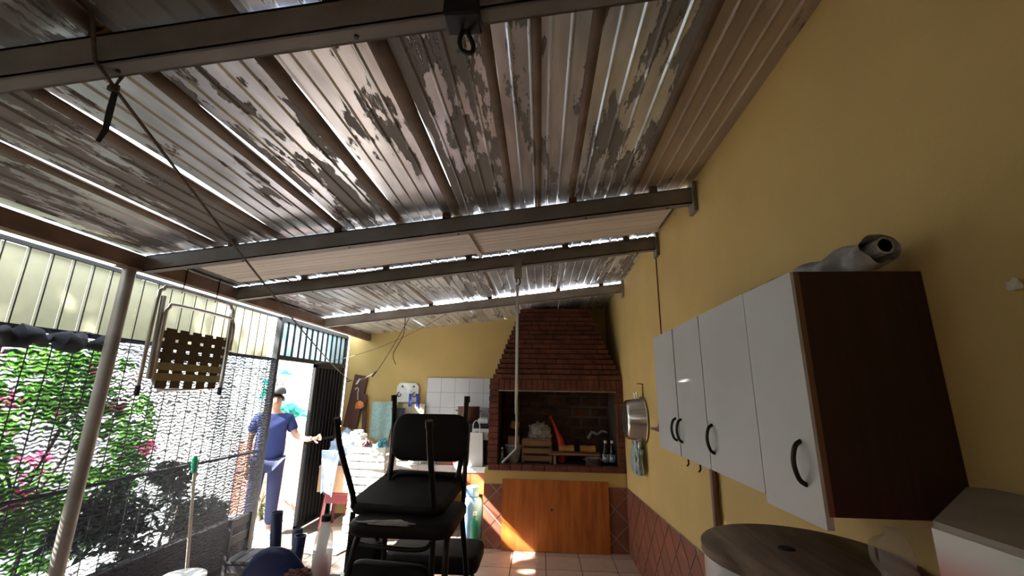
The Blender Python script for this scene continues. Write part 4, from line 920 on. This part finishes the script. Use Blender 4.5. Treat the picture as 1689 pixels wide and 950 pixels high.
for x, y, z, m, rz in ((-2.02, 5.12, 1.86, IRON, 0.6), (-2.45, 5.67, 1.78, WHITEP, 0.5), (-2.72, 5.99, 1.79, IRON, 1.2)):
    for s in (-1, 1): MB().box((x+0.006*s, y, z-0.01), (0.008, 0.012, 0.085), (0.3*s, rz, 0.4)).build('peg', m, t)
solo('loose_wire', MB().tube([(-1.60, 4.83, 2.56), (-1.60, 4.83, 2.30), (-1.70, 4.83, 2.08), (-1.68, 4.83, 1.98), (-1.66, 4.83, 1.95)], 0.004, 6, 4), IRON, 'loose dark wire dangling from the farthest beam', 'wire')
solo('loose_wire', MB().tube([(-2.62, 2.2, 1.92), (-2.62, 3.0, 1.83), (-2.62, 4.1, 1.84), (-2.90, 4.62, 1.86)], 0.003, 6, 4), ROPE, 'thin grey line strung across in front of the shade net', 'line')
solo('line_string', MB().tube(sag((-2.88, 5.3, 1.98), (-1.0, 4.86, 2.62), 0.12), 0.003, 5), ROPE, 'thin string rising from the gate to the farthest beam', 'string')
t = thing('hook_clamp', 'black clamp with an oval ring under the nearest roof beam', 'clamp', (-0.20, 0.95, 2.60))
MB().bx(-0.265, -0.165, 0.915, 0.99, 2.64, 2.69, 0.006).build('body', IRON, t)
MB().tube([(-0.215, 0.975, 2.65), (-0.228, 0.98, 2.62), (-0.222, 0.985, 2.585), (-0.195, 0.985, 2.575), (-0.19, 0.985, 2.60), (-0.205, 0.98, 2.635), (-0.215, 0.975, 2.65)], 0.007, 8, 3).build('ring', IRON, t, smooth=True)
t = thing('lawn_chair', 'folded aluminium lawn chair with woven brown webbing hanging from the edge beam', 'lawn chair', (-2.60, 3.0, 1.6))
LX = -2.575; ya, yb, za, zb = 2.665, 3.315, 1.62, 2.33
def hoop(x, y0, y1, z0, z1, r=0.07, open_top=False, lean=0.0):
    p = [(x, y0, z0), (x, y0, z1-r), (x, y0+r*0.3, z1-r*0.3), (x, y0+r, z1), (x, y1-r, z1), (x, y1-r*0.3, z1-r*0.3), (x, y1, z1-r), (x, y1, z0)]
    return p
MB().tube(hoop(LX, 2.62, 3.335, 1.66, 2.33, 0.10), 0.0125, 10, 3).build('back_frame', CHROME, t, smooth=True)
MB().tube(hoop(LX+0.035, 2.665, 3.325, 1.95, 2.21, 0.08), 0.0115, 10, 3).build('arm_frame', CHROME, t, smooth=True)
sp = [(LX+0.03, 2.68, 2.03), (LX+0.03, 2.68, 1.74), (LX+0.03, 2.71, 1.67), (LX+0.03, 2.79, 1.635), (LX+0.03, 3.14, 1.65), (LX+0.03, 3.22, 1.69), (LX+0.03, 3.255, 1.76), (LX+0.03, 3.255, 2.05)]
MB().tube(sp, 0.012, 10, 3).build('seat_frame', CHROME, t, smooth=True)
for y in (2.65, 3.30): MB().box((LX+0.02, y, 1.98), (0.02, 0.022, 0.55), (0.03, 0, 0)).build('arm_rail', CHROME, t)
for y, z in ((2.62, 1.60), (3.335, 1.60)): MB().tube([(LX, y, z+0.06), (LX, y, z)], 0.0155, 8).build('foot_cap', IRON, t)
for k in range(5): y = 2.735+k*0.113; MB().bx(LX+0.040, LX+0.043, y-0.040, y+0.040, 1.645, 2.045).build('strap', WEB, t)
for k in range(5): z = 1.72+k*0.07; MB().bx(LX+0.0435, LX+0.0465, 2.68, 3.255, z-0.025, z+0.025).build('cross_strap', WEB if k > 1 else WEBO, t)
for y in (2.80, 3.12): MB().tube([(LX, y, 2.31), (LX+0.005, y, 2.36), (-2.565, y, 2.42), (-2.568, y, 2.51)], 0.004, 6).build('hook', IRON, t)

# ================================================================== foreground left: table, stacked chairs, blue chairs
TZ = 0.72
t = thing('dining_table', 'dark wooden table carrying the stacked black chairs', 'table', (-0.8, 1.9, 0))
MB().bx(-1.32, -0.25, 1.38, 2.44, TZ-0.03, TZ, 0.005).build('top', TABLEW, t)
for x in (-1.25, -0.32):
    for y in (1.45, 2.37): MB().bx(x-0.03, x+0.03, y-0.03, y+0.03, 0, TZ-0.03).build('leg', TABLEW, t)
for y in (1.45, 2.37): MB().bx(-1.22, -0.35, y-0.012, y+0.012, TZ-0.12, TZ-0.03).build('apron', TABLEW, t)
def pad(w_, d_, h_, r=0.06, n=6):
    """rounded cushion outline, extruded with a soft edge; returns rings in x,y and z"""
    pts = []
    for cx, cy, a0 in ((w_/2-r, d_/2-r, 0), (-w_/2+r, d_/2-r, PI/2), (-w_/2+r, -d_/2+r, PI), (w_/2-r, -d_/2+r, 1.5*PI)):
        for k in range(n+1):
            a = a0+PI/2*k/n; pts.append((cx+r*math.cos(a), cy+r*math.sin(a)))
    rings = [(0.96, 0), (1, h_*0.25), (1, h_*0.7), (0.97, h_*0.93), (0.90, h_)]
    mb = MB(); m_ = len(pts); vs = []; fs = []
    for s, z in rings: vs += [(x*s, y*s, z) for x, y in pts]
    for i in range(len(rings)-1):
        for k in range(m_): k2 = (k+1) % m_; fs.append((i*m_+k, i*m_+k2, (i+1)*m_+k2, (i+1)*m_+k))
    fs.append(tuple(range(m_-1, -1, -1))); fs.append(tuple((len(rings)-1)*m_+k for k in range(m_)))
    mb.add(vs, fs); return mb
def chair(label):
    t = thing('stacking_chair', label, 'chair', group='black stacking chairs')
    mb = pad(0.42, 0.41, 0.055); mb.v = [v+Vector((0, -0.01, 0.375)) for v in mb.v]; mb.build('seat', BLACK, t, True, True)
    mb = pad(0.385, 0.225, 0.045, 0.07); R_ = Matrix.Rotation(math.radians(82), 3, 'X')
    mb.v = [R_ @ v+Vector((0, 0.245, 0.705)) for v in mb.v]; mb.build('backrest', BLACK, t, True, True)
    for s in (-1, 1):
        MB().tube([(s*0.205, 0.27, 0.0), (s*0.20, 0.255, 0.12), (s*0.185, 0.185, 0.34), (s*0.185, 0.18, 0.40)], 0.0125, 10, 3).build('rear_leg', BTUBE, t, True, True)
        MB().tube([(s*0.20, -0.235, 0.0), (s*0.195, -0.215, 0.14), (s*0.185, -0.165, 0.32), (s*0.18, -0.12, 0.375)], 0.0125, 10, 3).build('front_leg', BTUBE, t, True, True)
        for y in (0.27, -0.235): MB().tube([(s*0.2035, y, 0.0), (s*0.203, y*0.985, 0.03)], 0.0155, 10).build('foot_cap', BTUBE, t, True, True)
    MB().tube([(-0.185, 0.18, 0.42), (-0.185, 0.205, 0.55), (-0.18, 0.235, 0.74), (-0.15, 0.245, 0.79), (0, 0.248, 0.797), (0.15, 0.245, 0.79), (0.18, 0.235, 0.74), (0.185, 0.205, 0.55), (0.185, 0.18, 0.42)], 0.0115, 10, 4).build('back_frame', BTUBE, t, True, True)
    MB().tube([(-0.183, 0.20, 0.50), (-0.14, 0.205, 0.535), (0, 0.207, 0.54), (0.14, 0.205, 0.535), (0.183, 0.20, 0.50)], 0.010, 8, 4).build('back_rail', BTUBE, t, True, True)
    MB().tube([(-0.18, -0.14, 0.368), (0.18, -0.14, 0.368)], 0.010, 8).build('seat_rail', BTUBE, t, True, True)
    return t
c1 = chair('black stacking chair standing upright on the table'); c1.location = (-0.557, 2.0, TZ)
c2 = copy_tree(c1); c2['label'] = 'black stacking chair turned upside down on the upright chair, legs in the air'
c2.rotation_mode = 'XYZ'; c2.rotation_euler = (PI+math.radians(10.5), 0, math.radians(-7.6)); c2.location = (-0.612, 2.03, TZ+0.868)
solo('paper_scrap', MB().heap((-0.60, 1.79, TZ+0.425), (0.20, 0.04, 0.02), 3, 0.4, 4, 3), FILM, 'torn grey strip of cloth between the two stacked chair seats', 'cloth')
# padded black stool behind
t = thing('padded_stool', 'wide black padded stool behind the stacked chairs', 'stool', (-0.58, 2.66, 0))
mb = pad(0.52, 0.32, 0.085, 0.06); mb.v = [v+Vector((-0.595, 2.66, 0.715)) for v in mb.v]; mb.build('seat', BLACK, t, True)
for sx in (-1, 1):
    for sy in (-1, 1): MB().tube([(-0.595+sx*0.22, 2.66+sy*0.12, 0), (-0.595+sx*0.19, 2.66+sy*0.10, 0.715)], 0.0125, 8).build('leg', BTUBE, t)
# small things on the table
t = thing('clear_bottle', 'clear plastic bottle with pink contents and dark cap on the table', 'bottle', (-1.13, 2.38, TZ))
bp_ = [(0.040, 0), (0.047, 0.008), (0.048, 0.15), (0.043, 0.20), (0.025, 0.24), (0.021, 0.25), (0.021, 0.272)]
MB().lathe(bp_, (-1.125, 2.38, TZ), 20).build('body', mat('milky_clear_plastic', (0.85, 0.85, 0.85), 0.2, var=0.05, alpha=0.5, transl=0.5, bump=0.2, bscale=25), t, smooth=True)
MB().lathe([(0.034, 0.006), (0.036, 0.02), (0.034, 0.06), (0.02, 0.10), (0.012, 0.12)], (-1.125, 2.38, TZ), 16).build('contents', PINKL, t, smooth=True)
MB().lathe([(0.024, 0.265), (0.024, 0.29), (0.021, 0.292)], (-1.125, 2.38, TZ), 16).build('cap', DARKC, t, smooth=True)
t = thing('white_jar', 'small jar with a white lid on the table in front of the chairs', 'jar', (-0.72, 1.95, TZ))
MB().lathe([(0.034, 0), (0.037, 0.01), (0.037, 0.09)], (-0.765, 2.13, TZ), 18).build('glass', CLEAR, t, smooth=True)
MB().lathe([(0.040, 0.088), (0.040, 0.115), (0.037, 0.118)], (-0.765, 2.13, TZ), 20).build('lid', WHITEP, t, smooth=True)
t = thing('metal_dish', 'shallow shiny metal dish on the table', 'dish', (-0.95, 2.36, TZ))
MB().lathe([(0.05, 0), (0.075, 0.02), (0.08, 0.024), (0.072, 0.022), (0.045, 0.006)], (-0.93, 2.36, TZ), 24).build('bowl', ALU, t, smooth=True)
MB().lathe([(0.078, 0.021), (0.083, 0.025), (0.078, 0.026)], (-0.93, 2.36, TZ), 24).build('rim', ALU, t, smooth=True)
solo('red_cloth', MB().heap((-1.22, 2.36, TZ), (0.16, 0.14, 0.05), 5, 0.35, 3), mat('dark_red_cotton', (0.13, 0.04, 0.035), 0.9, var=0.3), 'dark reddish brown cloth crumpled on the table beside the bottle', 'cloth', None, True)
t = thing('black_handbag', 'black bag with arched handle behind the metal dish', 'bag', (-0.93, 2.62, 0.5))
mb = pad(0.20, 0.13, 0.20, 0.04); mb.v = [v+Vector((-0.975, 2.58, 0.64)) for v in mb.v]; mb.build('body', BLACK, t, True)
MB().tube([(-1.06, 2.58, 0.70), (-1.055, 2.58, 0.83), (-1.02, 2.58, 0.868), (-0.95, 2.58, 0.868), (-0.905, 2.58, 0.83), (-0.895, 2.58, 0.70)], 0.010, 8, 4).build('handle', BTUBE, t, True)
t = thing('low_stand', 'small dark stand under the black bag', 'stand', (-0.975, 2.58, 0))
MB().bx(-1.09, -0.895, 2.47, 2.69, 0.61, 0.639, 0.003).build('top', TABLEW, t)
for x in (-1.07, -0.915):
    for y in (2.49, 2.67): MB().bx(x-0.012, x+0.012, y-0.012, y+0.012, 0, 0.61).build('leg', TABLEW, t)

# blue plastic chairs
t = thing('blue_chair', 'navy blue plastic chair with rounded back seen from behind', 'chair', (-1.62, 2.70, 0))
BXc, BYc = -1.42, 2.70
def backf(u, v):
    w_ = 0.235*(1-0.10*v); a = (u-0.5)*2
    top = 0.83-0.20*abs(a)**2.4
    z = 0.42+(top-0.42)*v
    return Vector((BXc+w_*a, BYc-0.17+0.05*(1-a*a)*-1-0.03*v, z))
mb = MB().grid(backf, 24, 10); o = mb.build('backrest', BLUEP, t, smooth=True, fixn=False); md = o.modifiers.new('thickness', 'SOLIDIFY'); md.thickness = 0.012; md.offset = 0
mb = pad(0.46, 0.42, 0.025, 0.08); mb.v = [v+Vector((BXc, BYc+0.02, 0.41)) for v in mb.v]; mb.build('seat', BLUEP, t, True)
for sx in (-1, 1):
    for sy in (-1, 1): MB().tube([(BXc+sx*0.23, BYc+0.02+sy*0.21, 0), (BXc+sx*0.19, BYc+0.02+sy*0.17, 0.415)], [0.02, 0.026], 8).build('leg', BLUEP, t, True)
t = thing('blue_stool', 'navy blue plastic stool upside down on the blue chair, hollow legs up', 'stool', (BXc, BYc+0.06, 0.437))
mb = pad(0.30, 0.34, 0.03, 0.08); mb.v = [v+Vector((-1.44, 2.74, 0.437)) for v in mb.v]; mb.build('seat', BLUEP, t, True)
for x1, y1, zt_ in ((-1.545, 2.63, 0.955), (-1.385, 2.63, 0.835), (-1.53, 2.86, 0.80), (-1.35, 2.86, 0.80)):
    mb = MB(); mb.tube([(x1*0.6-1.44*0.4, y1*0.9+2.74*0.1, 0.46), (x1, y1, zt_)], [0.020, 0.028], 12, 0, False)
    o = mb.build('leg', BLUEP, t, True, fixn=False); md = o.modifiers.new('thickness', 'SOLIDIFY'); md.thickness = 0.004
# wooden chair by the fence
t = thing('wooden_chair', 'dark grey wooden chair beside the fence near the gate', 'chair', (-2.23, 3.62, 0), (0, 0, math.radians(94)))
WD = wood_mat('weathered_grey_wood', (0.055, 0.055, 0.065), (0.11, 0.11, 0.125), 2, 0.6)
for sx in (-1, 1):
    MB().bx(sx*0.13-0.015, sx*0.13+0.015, 0.165, 0.195, 0, 0.66).build('rear_leg', WD, t, local=True); MB().bx(sx*0.13-0.015, sx*0.13+0.015, -0.195, -0.165, 0, 0.36).build('front_leg', WD, t, local=True)
    MB().bx(sx*0.13-0.01, sx*0.13+0.01, -0.165, 0.165, 0.30, 0.35).build('side_rail', WD, t, local=True)
for k in range(5): MB().bx(-0.145, 0.145, -0.20+k*0.078, -0.13+k*0.078, 0.36, 0.378).build('seat_slat', WD, t, local=True)
for z in (0.47, 0.59): MB().bx(-0.115, 0.115, 0.172, 0.188, z, z+0.06).build('back_slat', WD, t, local=True)
# white stools in the sun
def wstool(x, y, r, z, label):
    t = thing('white_stool', label, 'stool', (x, y, 0), group='white stools at the fence')
    MB().lathe([(r*0.97, z-0.03), (r, z-0.02), (r, z-0.005), (r*0.93, z), (0.002, z+0.003)], (x, y, 0), 28).build('seat', WHITEP, t, smooth=True)
    for k in range(4): a = PI/4+k*PI/2; MB().tube([(x+r*1.05*math.cos(a), y+r*1.05*math.sin(a), 0), (x+r*0.8*math.cos(a), y+r*0.8*math.sin(a), z-0.02)], [0.016, 0.02], 8).build('leg', WHITEP, t)
wstool(-2.36, 3.02, 0.135, 0.45, 'larger round white plastic stool top at the bottom left')
wstool(-2.08, 2.96, 0.10, 0.44, 'smaller round white plastic stool half hidden by the blue chair')
solo('picture_frame', MB().add(*(lambda m: (m.v, m.f))(MB().box((-2.45, 2.72, 0.22), (0.30, 0.02, 0.44), (-0.1, 0, 0.9), 0.004))), WD, 'grey flat board leaning by the fence at the bottom left', 'board')
t = thing('broom', 'long pale broom handle with a green top leaning at the net', 'broom', (-2.6, 3.4, 0))
MB().tube([(-2.58, 3.38, 0.0), (-2.62, 3.28, 1.06)], 0.011, 8).build('handle', mat('pale_stick', (0.50, 0.44, 0.36), 0.6), t)
MB().tube([(-2.62, 3.28, 1.03), (-2.621, 3.277, 1.05), (-2.624, 3.27, 1.12), (-2.625, 3.268, 1.15)], [0.016, 0.02, 0.022, 0.012], 8).build('grip', mat('bright_green_plastic', (0.02, 0.32, 0.17), 0.5), t, smooth=True)
solo('newspaper', MB().grid(lambda u, v: Vector((-2.55+0.45*u+0.1*v, 4.75+0.40*v, 0.004+0.012*abs(math.sin(u*7+v*4)))), 12, 10), WHITEP, 'crumpled white plastic sheet lying on the floor by the gate', 'sheet', smooth=True)
